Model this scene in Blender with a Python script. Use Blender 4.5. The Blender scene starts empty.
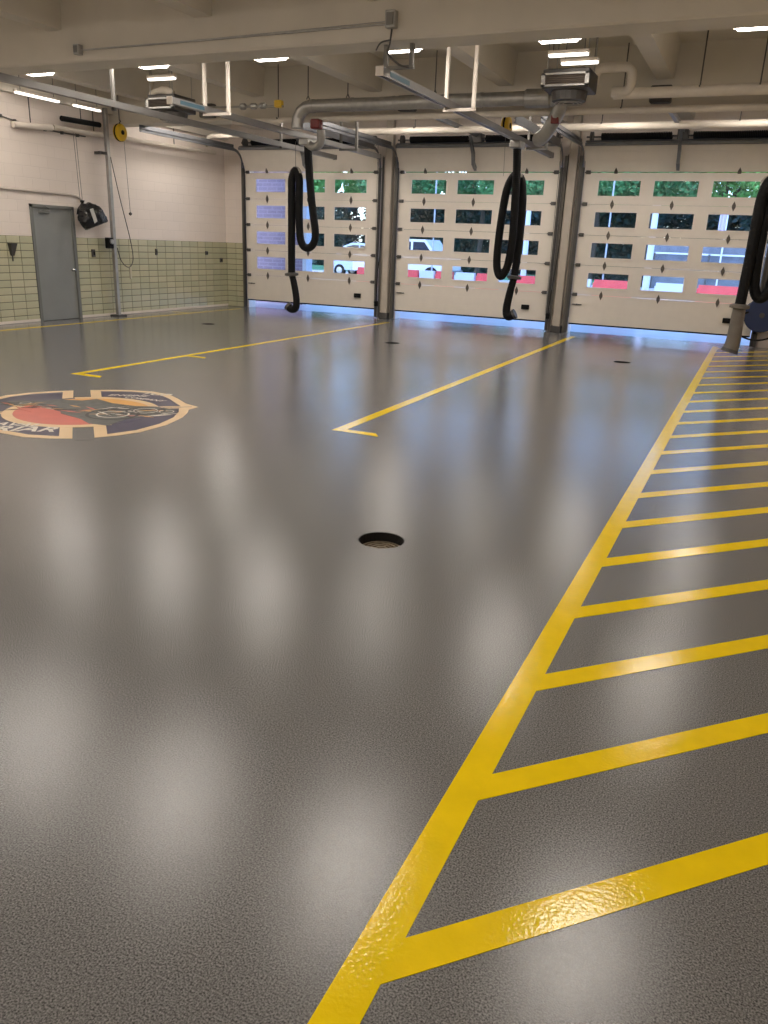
import bpy, bmesh, math, random
from mathutils import Vector, Matrix
random.seed(7)
S = bpy.context.scene
COL = S.collection
PI = math.pi

# ---------------------------------------------------------------- camera
cam_d = bpy.data.cameras.new('camera'); cam = bpy.data.objects.new('camera', cam_d); COL.objects.link(cam)
cam_d.sensor_fit = 'VERTICAL'; cam_d.sensor_height = 32.0; cam_d.lens = 32.0 * 785.8 / 1024.0
cam_d.clip_end = 500
yaw, pit, rol = math.radians(24.03), math.radians(18.75), math.radians(2.284)
fwd = Vector((-math.sin(yaw)*math.cos(pit), math.cos(yaw)*math.cos(pit), -math.sin(pit)))
rt = Vector((math.cos(yaw), math.sin(yaw), 0)); up = rt.cross(fwd)
r2 = math.cos(rol)*rt + math.sin(rol)*up; u2 = -math.sin(rol)*rt + math.cos(rol)*up
M = Matrix((r2, u2, -fwd)).transposed().to_4x4(); M.translation = (0, 0, 1.69)
cam.matrix_world = M
S.camera = cam

# ---------------------------------------------------------------- world, exposure
w = bpy.data.worlds.new('sky'); S.world = w; w.use_nodes = True
nt = w.node_tree; bg = nt.nodes['Background']
sky = nt.nodes.new('ShaderNodeTexSky'); sky.sky_type = 'NISHITA'; sky.sun_disc = False
sky.sun_elevation = math.radians(38); sky.sun_rotation = math.radians(200)
sky.air_density = 1.3; sky.dust_density = 1.0; sky.ozone_density = 2.0
tint = nt.nodes.new('ShaderNodeMix'); tint.data_type = 'RGBA'; tint.blend_type = 'MULTIPLY'; tint.inputs[0].default_value = 1.0
tint.inputs[7].default_value = (0.72, 0.84, 1.18, 1)      # daylight as seen under a warm indoor white balance
nt.links.new(sky.outputs[0], tint.inputs[6]); nt.links.new(tint.outputs[2], bg.inputs[0]); bg.inputs[1].default_value = 0.66
LAMP_STRENGTH = 17.5
S.view_settings.view_transform = 'Standard'; S.view_settings.look = 'None'
S.view_settings.gamma = 1.0; S.view_settings.use_curve_mapping = False
S.view_settings.exposure = 0.0

# ---------------------------------------------------------------- materials
MATS = {}
def mat(name, col, rough=0.6, metal=0.0, var=0.0, vscale=6.0, bump=0.0, bscale=60.0, spec=0.5, coat=0.0):
    if name in MATS: return MATS[name]
    m = bpy.data.materials.new(name); m.use_nodes = True; n = m.node_tree; b = n.nodes['Principled BSDF']
    b.inputs['Base Color'].default_value = (*col, 1); b.inputs['Roughness'].default_value = rough
    b.inputs['Metallic'].default_value = metal; b.inputs['Specular IOR Level'].default_value = spec
    if coat: b.inputs['Coat Weight'].default_value = coat; b.inputs['Coat Roughness'].default_value = 0.1
    tc = n.nodes.new('ShaderNodeTexCoord')
    if var:
        tx = n.nodes.new('ShaderNodeTexNoise'); tx.inputs['Scale'].default_value = vscale; tx.inputs['Detail'].default_value = 4
        n.links.new(tc.outputs['Object'], tx.inputs['Vector'])
        rp = n.nodes.new('ShaderNodeValToRGB')
        rp.color_ramp.elements[0].position = 0.3; rp.color_ramp.elements[1].position = 0.7
        rp.color_ramp.elements[0].color = (*[c*(1-var) for c in col], 1)
        rp.color_ramp.elements[1].color = (*[min(1, c*(1+var)) for c in col], 1)
        n.links.new(tx.outputs['Fac'], rp.inputs[0]); n.links.new(rp.outputs[0], b.inputs['Base Color'])
    if bump:
        t2 = n.nodes.new('ShaderNodeTexNoise'); t2.inputs['Scale'].default_value = bscale; t2.inputs['Detail'].default_value = 3
        n.links.new(tc.outputs['Object'], t2.inputs['Vector'])
        bp = n.nodes.new('ShaderNodeBump'); bp.inputs['Strength'].default_value = bump; bp.inputs['Distance'].default_value = 0.01
        n.links.new(t2.outputs['Fac'], bp.inputs['Height']); n.links.new(bp.outputs[0], b.inputs['Normal'])
    MATS[name] = m
    return m

def floor_mat():
    m = bpy.data.materials.new('epoxy_floor'); m.use_nodes = True; n = m.node_tree; b = n.nodes['Principled BSDF']
    tc = n.nodes.new('ShaderNodeTexCoord'); L = n.links.new
    sp = n.nodes.new('ShaderNodeTexNoise'); sp.inputs['Scale'].default_value = 190; sp.inputs['Detail'].default_value = 3
    L(tc.outputs['Object'], sp.inputs['Vector'])
    rp = n.nodes.new('ShaderNodeValToRGB'); e = rp.color_ramp.elements
    e[0].position = 0.32; e[0].color = (0.052, 0.050, 0.048, 1); e[1].position = 0.68; e[1].color = (0.265, 0.259, 0.252, 1)
    L(sp.outputs['Fac'], rp.inputs[0])
    big = n.nodes.new('ShaderNodeTexNoise'); big.inputs['Scale'].default_value = 0.5; big.inputs['Detail'].default_value = 1
    L(tc.outputs['Object'], big.inputs['Vector'])
    mr = n.nodes.new('ShaderNodeMapRange'); mr.inputs[1].default_value = 0.2; mr.inputs[2].default_value = 0.8
    mr.inputs[3].default_value = 0.13; mr.inputs[4].default_value = 0.18; mr.interpolation_type = 'SMOOTHSTEP'
    L(big.outputs['Fac'], mr.inputs[0])
    ma = n.nodes.new('ShaderNodeMath'); ma.operation = 'MULTIPLY_ADD'; L(sp.outputs['Fac'], ma.inputs[0]); ma.inputs[1].default_value = 0.5; L(mr.outputs[0], ma.inputs[2])
    ms = n.nodes.new('ShaderNodeMath'); ms.operation = 'SUBTRACT'; ms.use_clamp = True; L(ma.outputs[0], ms.inputs[0]); ms.inputs[1].default_value = 0.245; L(ms.outputs[0], b.inputs['Roughness'])
    L(rp.outputs[0], b.inputs['Base Color'])
    bn = n.nodes.new('ShaderNodeTexNoise'); bn.inputs['Scale'].default_value = 210; bn.inputs['Detail'].default_value = 2
    L(tc.outputs['Object'], bn.inputs['Vector'])
    bp = n.nodes.new('ShaderNodeBump'); bp.inputs['Strength'].default_value = 0.185; bp.inputs['Distance'].default_value = 0.0022
    b2 = n.nodes.new('ShaderNodeTexNoise'); b2.inputs['Scale'].default_value = 420; b2.inputs['Detail'].default_value = 1
    L(tc.outputs['Object'], b2.inputs['Vector'])
    bq = n.nodes.new('ShaderNodeBump'); bq.inputs['Strength'].default_value = 0.05; bq.inputs['Distance'].default_value = 0.0012
    L(bn.outputs['Fac'], bp.inputs['Height']); L(b2.outputs['Fac'], bq.inputs['Height']); L(bp.outputs[0], bq.inputs['Normal']); L(bq.outputs[0], b.inputs['Normal'])
    b.inputs['Specular IOR Level'].default_value = 0.6
    return m

def block_mat():
    m = bpy.data.materials.new('painted_block'); m.use_nodes = True; n = m.node_tree; b = n.nodes['Principled BSDF']; L = n.links.new
    b.inputs['Roughness'].default_value = 0.55
    tc = n.nodes.new('ShaderNodeTexCoord'); sx = n.nodes.new('ShaderNodeSeparateXYZ'); L(tc.outputs['Object'], sx.inputs[0])
    ad = n.nodes.new('ShaderNodeMath'); ad.operation = 'ADD'; L(sx.outputs[0], ad.inputs[0]); L(sx.outputs[1], ad.inputs[1])
    cb = n.nodes.new('ShaderNodeCombineXYZ'); L(ad.outputs[0], cb.inputs[0]); L(sx.outputs[2], cb.inputs[1])
    br = n.nodes.new('ShaderNodeTexBrick'); br.inputs['Scale'].default_value = 1.0
    br.inputs['Brick Width'].default_value = 0.406; br.inputs['Row Height'].default_value = 0.203
    br.inputs['Mortar Size'].default_value = 0.008; br.inputs['Mortar Smooth'].default_value = 0.6
    br.inputs['Color1'].default_value = (0.80, 0.715, 0.65, 1); br.inputs['Color2'].default_value = (0.78, 0.695, 0.63, 1)
    br.inputs['Mortar'].default_value = (0.74, 0.66, 0.60, 1)
    L(cb.outputs[0], br.inputs['Vector']); L(br.outputs['Color'], b.inputs['Base Color'])
    bp = n.nodes.new('ShaderNodeBump'); bp.inputs['Strength'].default_value = 0.35; bp.inputs['Distance'].default_value = 0.006; bp.invert = True
    L(br.outputs['Fac'], bp.inputs['Height']); L(bp.outputs[0], b.inputs['Normal'])
    return m

def brick_mat():
    m = bpy.data.materials.new('far_brick'); m.use_nodes = True; n = m.node_tree; b = n.nodes['Principled BSDF']; L = n.links.new
    b.inputs['Roughness'].default_value = 0.8
    tc = n.nodes.new('ShaderNodeTexCoord'); sx = n.nodes.new('ShaderNodeSeparateXYZ'); L(tc.outputs['Object'], sx.inputs[0])
    cb = n.nodes.new('ShaderNodeCombineXYZ'); L(sx.outputs[0], cb.inputs[0]); L(sx.outputs[2], cb.inputs[1])
    br = n.nodes.new('ShaderNodeTexBrick'); br.inputs['Scale'].default_value = 1.0
    br.inputs['Brick Width'].default_value = 0.3; br.inputs['Row Height'].default_value = 0.1; br.inputs['Mortar Size'].default_value = 0.012
    br.inputs['Color1'].default_value = (0.27, 0.195, 0.25, 1); br.inputs['Color2'].default_value = (0.24, 0.17, 0.22, 1)
    br.inputs['Mortar'].default_value = (0.34, 0.27, 0.32, 1)
    L(cb.outputs[0], br.inputs['Vector']); L(br.outputs['Color'], b.inputs['Base Color'])
    return m

def glass_mat():
    m = bpy.data.materials.new('window_glass'); m.use_nodes = True; n = m.node_tree; L = n.links.new
    n.nodes.remove(n.nodes['Principled BSDF']); out = n.nodes['Material Output']
    tr = n.nodes.new('ShaderNodeBsdfTransparent'); tr.inputs[0].default_value = (0.90, 0.95, 0.97, 1)
    gl = n.nodes.new('ShaderNodeBsdfGlossy'); gl.inputs['Roughness'].default_value = 0.02
    fr = n.nodes.new('ShaderNodeFresnel'); fr.inputs[0].default_value = 1.45
    mx = n.nodes.new('ShaderNodeMixShader'); L(fr.outputs[0], mx.inputs[0]); L(tr.outputs[0], mx.inputs[1]); L(gl.outputs[0], mx.inputs[2])
    L(mx.outputs[0], out.inputs[0])
    return m

def emit_mat(name, col, s):
    m = bpy.data.materials.new(name); m.use_nodes = True; n = m.node_tree
    b = n.nodes['Principled BSDF']; b.inputs['Base Color'].default_value = (0.9, 0.9, 0.88, 1)
    b.inputs['Emission Color'].default_value = (*col, 1); b.inputs['Emission Strength'].default_value = s
    return m

FLOOR = floor_mat(); BLOCK = block_mat(); BRICKM = brick_mat(); GLASS = glass_mat()
LAMP = emit_mat('fluorescent_diffuser', (1.0, 0.92, 0.835), LAMP_STRENGTH)
LAMPW = emit_mat('weak_strip_tube', (1.0, 0.92, 0.835), 3.0)
YEL = mat('yellow_paint', (0.93, 0.655, 0.004), 0.09, var=0.05, vscale=8, bump=0.085, bscale=75, spec=0.5)
CONC = mat('painted_concrete', (0.66, 0.61, 0.525), 0.65, var=0.05, vscale=1.5, bump=0.05, bscale=12)
WHITEP = mat('white_paint', (0.75, 0.68, 0.60), 0.5, var=0.04, vscale=3)
PIPEW = mat('cream_pipe_wrap', (0.74, 0.67, 0.58), 0.6, var=0.06, vscale=5)
GALV = mat('galvanized_steel', (0.42, 0.41, 0.39), 0.42, 0.75, var=0.12, vscale=9)
ALU = mat('aluminium_rail', (0.30, 0.29, 0.28), 0.4, 0.6, var=0.05)
STEELD = mat('dark_steel', (0.10, 0.095, 0.09), 0.5, 0.5, var=0.15)
TRACKM = mat('track_steel', (0.22, 0.225, 0.24), 0.4, 0.7, var=0.1)
BLACK = mat('black_rubber', (0.006, 0.006, 0.0065), 0.6, var=0.2, vscale=10, spec=0.2)
BLACKG = mat('black_plastic_film', (0.010, 0.010, 0.011), 0.22, spec=0.6)
NOZ = mat('taupe_rubber', (0.16, 0.14, 0.12), 0.6, var=0.1)
TILE = [mat('glazed_tile_%d' % i, c, 0.25, var=0.03, vscale=4) for i, c in enumerate([(0.50, 0.48, 0.325), (0.47, 0.46, 0.315), (0.525, 0.50, 0.345)])]
GROUT = mat('tile_grout', (0.07, 0.065, 0.05), 0.9)
DOORW = mat('door_steel_white', (0.76, 0.70, 0.625), 0.45, var=0.02, bump=0.06, bscale=180)
FRAMEW = mat('window_frame_white', (0.76, 0.70, 0.64), 0.4)
DOORG = mat('grey_door_paint', (0.255, 0.265, 0.26), 0.42, var=0.06, vscale=2)
FRAMEG = mat('grey_frame_paint', (0.17, 0.175, 0.165), 0.45)
JAMB = mat('jamb_steel', (0.16, 0.145, 0.125), 0.5, 0.3, var=0.1)
POSTM = mat('post_paint', (0.46, 0.41, 0.35), 0.5, var=0.08, vscale=4)
CHROME = mat('chrome', (0.7, 0.7, 0.68), 0.15, 1.0)
HINGEM = mat('hinge_steel', (0.13, 0.115, 0.10), 0.5, 0.5)
YPL = mat('yellow_plastic', (0.75, 0.48, 0.02), 0.4)
REDP = mat('red_paint', (0.16, 0.012, 0.01), 0.45)
BLUEP = mat('navy_metal', (0.02, 0.035, 0.10), 0.35)
ROPE = mat('grey_cord', (0.22, 0.20, 0.18), 0.8)
IRON = mat('cast_iron', (0.018, 0.016, 0.014), 0.6, 0.3, bump=0.3, bscale=90)
IRONB = mat('worn_drain_grate', (0.17, 0.13, 0.085), 0.6, 0.2, var=0.3, vscale=40)
LABELB = mat('blue_label', (0.06, 0.12, 0.16), 0.4)

# ---------------------------------------------------------------- helpers
class MB:
    def __init__(s): s.v = []; s.f = []
    def add(s, vs, fs):
        k = len(s.v); s.v += [tuple(p) for p in vs]; s.f += [tuple(i+k for i in f) for f in fs]; return s
    def box(s, a, b):
        (x0, y0, z0), (x1, y1, z1) = a, b
        return s.add([(x0,y0,z0),(x1,y0,z0),(x1,y1,z0),(x0,y1,z0),(x0,y0,z1),(x1,y0,z1),(x1,y1,z1),(x0,y1,z1)],
                     [(0,3,2,1),(4,5,6,7),(0,1,5,4),(1,2,6,5),(2,3,7,6),(3,0,4,7)])
    def cbox(s, a, b, c=0.01):                                   # box with chamfered vertical and horizontal edges
        bm = bmesh.new(); bmesh.ops.create_cube(bm, size=1)
        for v in bm.verts:
            v.co = Vector([(a[i]+b[i])/2 + v.co[i]*(b[i]-a[i]) for i in range(3)])
        bmesh.ops.bevel(bm, geom=list(bm.edges), offset=c, segments=1, affect='EDGES', profile=0.5)
        bm.verts.index_update()
        s.add([v.co[:] for v in bm.verts], [[v.index for v in f.verts] for f in bm.faces]); bm.free(); return s
    def prism(s, pts, ax, a, b):                                 # polygon (2D) extruded along axis ax
        n = len(pts)
        def p3(p, t):
            return {'x': (t, p[0], p[1]), 'y': (p[0], t, p[1]), 'z': (p[0], p[1], t)}[ax]
        vs = [p3(p, a) for p in pts] + [p3(p, b) for p in pts]
        fs = [tuple(range(n))[::-1], tuple(range(n, 2*n))] + [(i, (i+1) % n, n+(i+1) % n, n+i) for i in range(n)]
        return s.add(vs, fs)
    def tube(s, pts, r, seg=10, cap=True):                       # r number or list
        P = [Vector(p) for p in pts]; n = len(P)
        R = r if isinstance(r, (list, tuple)) else [r]*n
        T = []
        for i in range(n):
            a = P[max(0, i-1)]; b = P[min(n-1, i+1)]; t = (b-a); T.append(t.normalized() if t.length > 1e-9 else Vector((0,0,1)))
        ref = Vector((0,0,1)) if abs(T[0].z) < 0.9 else Vector((1,0,0))
        N = (ref - T[0]*ref.dot(T[0])).normalized(); vs = []
        for i in range(n):
            N = (N - T[i]*N.dot(T[i])); N = N.normalized() if N.length > 1e-6 else Vector((1,0,0)); Bn = T[i].cross(N)
            for k in range(seg):
                a = 2*PI*k/seg; vs.append(P[i] + (N*math.cos(a) + Bn*math.sin(a))*R[i])
        fs = [(i*seg+k, i*seg+(k+1) % seg, (i+1)*seg+(k+1) % seg, (i+1)*seg+k) for i in range(n-1) for k in range(seg)]
        if cap: fs += [tuple(range(seg))[::-1], tuple(range((n-1)*seg, n*seg))]
        return s.add(vs, fs)
    def lathe(s, prof, c=(0,0,0), ax='z', seg=24):               # prof [(r, t)]
        vs = []; fs = []; n = len(prof)
        for (r, t) in prof:
            for k in range(seg):
                a = 2*PI*k/seg; x, y = r*math.cos(a), r*math.sin(a)
                q = {'z': (x, y, t), 'y': (x, t, y), 'x': (t, x, y)}[ax]
                vs.append((q[0]+c[0], q[1]+c[1], q[2]+c[2]))
        fs = [(i*seg+k, i*seg+(k+1) % seg, (i+1)*seg+(k+1) % seg, (i+1)*seg+k) for i in range(n-1) for k in range(seg)]
        if prof[0][0] > 1e-6: fs.append(tuple(range(seg))[::-1])
        if prof[-1][0] > 1e-6: fs.append(tuple(range((n-1)*seg, n*seg)))
        return s.add(vs, fs)
    def build(s, name, m, parent=None, world=False, loc=None, smooth=False, kind=None):
        off = Vector((0,0,0))
        if world and parent is not None:
            p = parent
            while p is not None: off += Vector(p.location); p = p.parent
        me = bpy.data.meshes.new(name); me.from_pydata([Vector(v)-off for v in s.v], [], s.f); me.validate()
        bm = bmesh.new(); bm.from_mesh(me); bmesh.ops.recalc_face_normals(bm, faces=bm.faces); bm.to_mesh(me); bm.free()
        me.materials.append(m)
        o = bpy.data.objects.new(name, me); COL.objects.link(o)
        if parent is not None: o.parent = parent
        if loc is not None: o.location = loc
        if smooth:
            me.polygons.foreach_set('use_smooth', [True]*len(me.polygons))
            try: me.set_sharp_from_angle(angle=math.radians(40))
            except Exception: pass
        if kind: o['kind'] = kind
        return o

def tag(o, label, cat=None, group=None, kind=None):
    o['label'] = label
    if cat: o['category'] = cat
    if group: o['group'] = group
    if kind: o['kind'] = kind
    return o
def thing(name, loc, label, cat, group=None, kind=None, rz=0):
    o = bpy.data.objects.new(name, None); COL.objects.link(o); o.location = loc; o.rotation_euler = (0,0,rz)
    return tag(o, label, cat, group, kind)
def copy_tree(o, parent=None):
    c = o.copy(); COL.objects.link(c); c.parent = parent
    for ch in list(o.children): copy_tree(ch, c)
    return c
def inst(me, name, parent, loc):
    o = bpy.data.objects.new(name, me); COL.objects.link(o); o.parent = parent; o.location = loc; return o
def catmull(pts, n=10):
    P = [Vector(p) for p in pts]; out = []
    for i in range(len(P)-1):
        p0 = P[max(0, i-1)]; p1 = P[i]; p2 = P[i+1]; p3 = P[min(len(P)-1, i+2)]
        for k in range(n):
            t = k/n
            out.append(0.5*((2*p1) + (p2-p0)*t + (2*p0-5*p1+4*p2-p3)*t*t + (3*p1-p0-3*p2+p3)*t*t*t))
    out.append(P[-1]); return out
def resample(P, step):
    out = [P[0]]; acc = 0
    for a, b in zip(P, P[1:]):
        d = (b-a).length
        while acc + d >= step:
            t = (step-acc)/d; a = a + (b-a)*t; out.append(a.copy()); d = (b-a).length; acc = 0
        acc += d
    out.append(P[-1]); return out
def arc(c, r, a0, a1, n, plane):
    out = []
    for i in range(n+1):
        a = a0 + (a1-a0)*i/n; u, v = r*math.cos(a), r*math.sin(a)
        out.append({'xz': (c[0]+u, c[1], c[2]+v), 'yz': (c[0], c[1]+u, c[2]+v), 'xy': (c[0]+u, c[1]+v, c[2])}[plane])
    return out

# ================================================================ room shell
XL, XR, YB, D = -12.81, 2.6, -3.2, 17.95      # left wall, right wall, wall behind, inner face of the door wall
SLAB, BEAMZ, SUBZ = 4.72, 3.85, 4.24
CEN = [-10.27, -6.06, -1.85]; HW = 1.86        # overhead door centres, half width
DRAINS = [(-1.82, 4.06), (-5.93, 13.36), (-1.86, 13.62), (-10.27, 13.68)]; DR = 0.142

# floor with real drain holes
bm = bmesh.new(); edges = []
def loop(pts):
    vs = [bm.verts.new((x, y, 0)) for x, y in pts]
    for i in range(len(vs)): edges.append(bm.edges.new((vs[i], vs[(i+1) % len(vs)])))
loop([(XL-0.1, YB-0.1), (XR+0.1, YB-0.1), (XR+0.1, D+0.3), (XL-0.1, D+0.3)])
for dx, dy in DRAINS: loop([(dx+DR*math.cos(2*PI*k/32), dy+DR*math.sin(2*PI*k/32)) for k in range(32)])
bmesh.ops.triangle_fill(bm, use_beauty=True, use_dissolve=False, edges=edges)
for f in bm.faces:
    if f.normal.z < 0: f.normal_flip()
me = bpy.data.meshes.new('floor'); bm.to_mesh(me); bm.free(); me.materials.append(FLOOR)
floor = bpy.data.objects.new('floor', me); COL.objects.link(floor)
tag(floor, 'glossy speckled grey epoxy garage floor with yellow painted lines', kind='structure')

def paint(name, pts, m, z=0.002, parent=floor, label=None):
    o = MB().prism(pts, 'z', 0.0002, z).build(name, m, parent)
    if label: o['label'] = label
    return o
paint('painted_line', [(-0.655, -1.0), (-0.548, -1.0), (-0.548, 17.45), (-0.655, 17.45)], YEL, label='long yellow border line of the hatched walkway')
for k in range(24):                                             # hatch stripes at 45 degrees
    y = -0.178 + 0.747*k
    ex = min(XR, 17.4 - y - 0.54)
    if y + 0.16 > 17.3: break
    paint('hatch_stripe', [(-0.553, y), (ex, y+(ex+0.553)*1.02), (ex, y+(ex+0.553)*1.02+0.150), (-0.553, y+0.150)], YEL, 0.0017)
paint('painted_line', [(-3.475, 6.5), (-3.365, 6.6), (-3.365, 17.2), (-3.475, 17.2)], YEL, label='yellow bay line ending in a short foot')
paint('line_foot', [(-3.475, 6.5), (-2.99, 6.5), (-3.06, 6.6), (-3.365, 6.6)], YEL)
paint('painted_line', [(-7.72, 7.42), (-7.62, 7.52), (-7.62, 17.0), (-7.72, 17.0)], YEL, label='yellow bay line beside the emblem')
paint('line_foot', [(-7.72, 7.42), (-7.24, 7.42), (-7.30, 7.52), (-7.62, 7.52)], YEL)
paint('line_foot', [(-7.62, 9.60), (-7.28, 9.60), (-7.34, 9.69), (-7.62, 9.69)], YEL)
paint('painted_line', [(-12.12, 3.0), (-12.02, 3.0), (-12.02, 17.4), (-12.12, 17.4)], YEL, label='thin yellow line along the tiled wall')
paint('line_foot', [(-12.55, 15.35), (-12.12, 15.35), (-12.12, 15.44), (-12.55, 15.44)], YEL)

# ---------------- floor emblem (u along the diagonal toward the hall's right rear, v to its left)
EC = (-5.95, 5.83); q = math.sqrt(0.5)
def uv(p): u, v = p; return (EC[0] + (u-v)*q, EC[1] + (u+v)*q)
NAVY = mat('emblem_navy', (0.045, 0.04, 0.085), 0.3, var=0.1)
TAN = mat('emblem_tan', (0.72, 0.52, 0.30), 0.3, var=0.04)
ERED = mat('emblem_red', (0.58, 0.13, 0.10), 0.3, var=0.06)
EORG = mat('emblem_orange', (0.72, 0.37, 0.09), 0.3, var=0.05)
EGRY = mat('emblem_grey', (0.10, 0.105, 0.10), 0.35, var=0.35, vscale=14)
EDRK = mat('emblem_black', (0.02, 0.02, 0.024), 0.35)
EWHT = mat('emblem_white', (0.72, 0.66, 0.58), 0.35)
emb = MB(); 
oTR = [(0.09, 1.17), (0.30, 1.16), (0.54, 1.10), (0.76, 0.98), (0.92, 0.78), (0.99, 0.50), (1.04, 0.22), (1.14, 0.02)]
oBR = [(1.10, -0.03), (1.03, -0.10), (1.00, -0.25), (0.92, -0.48), (0.74, -0.78), (0.48, -1.04), (0.28, -1.13), (0.09, -1.17)]
half = oTR + oBR
def mir(ps): return [(-u, v) for u, v in ps][::-1]
def shrink(ps, d):
    c = [sum(p[i] for p in ps)/len(ps) for i in (0, 1)]; n = len(ps); out = []
    for i in range(n):
        a, b, e = ps[i-1], ps[i], ps[(i+1) % n]
        def nrm(p, r):
            dx, dy = r[0]-p[0], r[1]-p[1]; l = math.hypot(dx, dy) or 1; return (-dy/l, dx/l)
        n1, n2 = nrm(a, b), nrm(b, e); sx, sy = n1[0]+n2[0], n1[1]+n2[1]; l = max(0.35, (sx*sx+sy*sy)/2)
        x, y = b[0]+sx*d/l/1.0, b[1]+sy*d/l/1.0
        if (x-c[0])**2+(y-c[1])**2 > (b[0]-c[0])**2+(b[1]-c[1])**2: x, y = b[0]-sx*d/l, b[1]-sy*d/l
        out.append((x, y))
    return out
emblem = paint('floor_emblem', [uv(p) for p in half], TAN, 0.0016, floor, 'shield shaped fire company emblem inlaid in the floor')
paint('emblem_border', [uv(p) for p in mir(half)], TAN, 0.0016, emblem)
qTR = [(0.20, 1.08), (0.52, 1.01), (0.70, 0.90), (0.83, 0.73), (0.90, 0.50), (0.94, 0.25), (0.97, 0.10), (0.20, 0.10)]
qBR = [(0.20, -0.02), (0.94, -0.02), (0.92, -0.18), (0.84, -0.45), (0.68, -0.72), (0.45, -0.95), (0.20, -1.06)]
for ps in (qTR, qBR, mir(qTR), mir(qBR)): paint('emblem_field', [uv(p) for p in ps], NAVY, 0.0022, emblem)
for sgn in (1, -1): paint('emblem_rule', [uv((sgn*u, v)) for u, v in [(0.6, 0.035), (1.08, 0.03), (1.08, 0.045), (0.6, 0.055)]], NAVY, 0.0022, emblem)
def disc(r, c=(0, 0), n=36, a0=0, a1=2*PI, sx=1, sy=1): return [uv((c[0]+sx*r*math.cos(a0+(a1-a0)*k/n), c[1]+sy*r*math.sin(a0+(a1-a0)*k/n))) for k in range(n)]
paint('emblem_field', disc(0.72), NAVY, 0.0026, emblem)
paint('emblem_ring', [uv((0.74*math.cos(t_), 0.74*math.sin(t_))) for t_ in [math.radians(140+k*5) for k in range(31)]] + [uv((0.60*math.cos(t_), 0.60*math.sin(t_))) for t_ in [math.radians(290-k*5) for k in range(31)]], TAN, 0.0028, emblem)
paint('emblem_disc', [uv((0.64*math.cos(t_), 0.64*math.sin(t_))) for t_ in [math.radians(140+k*5) for k in range(31)]], ERED, 0.0030, emblem)
paint('emblem_ring', [uv((0.75*math.cos(t_), 0.75*math.sin(t_))) for t_ in [math.radians(-4+k*5) for k in range(21)]] + [uv((0.6*math.cos(t_), 0.6*math.sin(t_))) for t_ in [math.radians(96-k*5) for k in range(21)]], TAN, 0.0030, emblem)
cres = [(0.66*math.cos(a), 0.66*math.sin(a)) for a in [math.radians(-12+k*6) for k in range(21)]]
cres += [(-0.05+0.40*math.cos(a), 0.0+0.46*math.sin(a)) for a in [math.radians(112-k*8) for k in range(16)]]
paint('emblem_crescent', [uv(p) for p in cres], EORG, 0.0034, emblem)
paint('emblem_cut', [uv(p) for p in [(-0.09, 0.80), (0.09, 0.80), (0.09, 1.25), (-0.09, 1.25)]], FLOOR, 0.0019, emblem)
paint('emblem_cut', [uv(p) for p in [(-0.07, -0.78), (0.09, -0.78), (0.09, -1.25), (-0.07, -1.25)]], FLOOR, 0.0019, emblem)
rr = random.Random(3)
art = [(-0.85, 0.55), (-0.62, 0.66), (-0.42, 0.58), (-0.25, 0.66), (0.0, 0.55), (0.15, 0.62), (0.30, 0.35), (0.52, 0.16), (0.72, 0.10), (0.90, -0.10), (0.84, -0.30), (0.62, -0.36),
       (0.40, -0.46), (0.22, -0.72), (0.05, -0.60), (-0.02, -0.38), (-0.20, -0.10), (-0.22, 0.18), (-0.45, 0.34), (-0.66, 0.36)]
paint('emblem_engine', [uv(p) for p in art], EGRY, 0.0038, emblem)
for k in range(60):                                             # dark ink strokes of the drawing
    i = rr.uniform(-0.75, 0.8); j = 0.42 - 0.62*(i+0.75)/1.55*1.15 + rr.uniform(-0.20, 0.20); a = rr.uniform(-1.2, 0.5); l = rr.uniform(0.06, 0.17); t = rr.uniform(0.010, 0.022)
    ca, sa = math.cos(a), math.sin(a)
    paint('ink_stroke', [uv((i+ca*l*s-sa*t*c, j+sa*l*s+ca*t*c)) for s, c in ((-1, 0), (0, -1.2), (1, 0), (0, 1.2))], (EDRK, EDRK, EWHT, EORG)[k % 4] if k % 7 else ERED, 0.0042, emblem)
for (cu, cv, rad) in ((0.60, -0.10, 0.20), (0.28, -0.22, 0.26), (0.80, -0.18, 0.12), (-0.55, 0.50, 0.09)):
    for f in (1.0, 0.62):
        b = MB(); n = 24
        for k in range(n):
            a, e = 2*PI*k/n, 2*PI*(k+1)/n
            pts = [uv((cu+rad*f*g*math.cos(t), cv+rad*f*g*math.sin(t))) for g, t in ((1, a), (1, e), (0.88, e), (0.88, a))]
            b.add([(x, y, 0.0045) for x, y in pts], [(0, 1, 2, 3)])
        b.build('emblem_wheel', EWHT if f < 1 else EDRK, emblem)
def lettering(txt, u, v, size, rot, shear=0.25):
    c = bpy.data.curves.new('lettering', 'FONT'); c.body = txt; c.size = size; c.extrude = 0.0006; c.shear = shear; c.offset = size*0.02; c.resolution_u = 2
    o = bpy.data.objects.new('lettering', c); COL.objects.link(o)
    me = bpy.data.meshes.new_from_object(o.evaluated_get(bpy.context.evaluated_depsgraph_get())); bpy.data.objects.remove(o)
    me.materials.append(EWHT); m = bpy.data.objects.new('lettering', me); COL.objects.link(m); m.parent = emblem
    x, y = uv((u, v)); m.location = (x, y, 0.0034); m.rotation_euler = (0, 0, math.radians(45)+rot)
lettering('FRIAR', -0.90, -0.70, 0.26, math.radians(-16))
lettering('NAVAL', -0.90, -0.44, 0.17, math.radians(-24))
lettering('ENGINE', 0.26, 0.80, 0.12, math.radians(-18))
lettering('TOP', 0.60, 0.84, 0.17, math.radians(-30))
lettering('COMPANY', 0.42, 0.66, 0.10, math.radians(-38))

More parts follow.
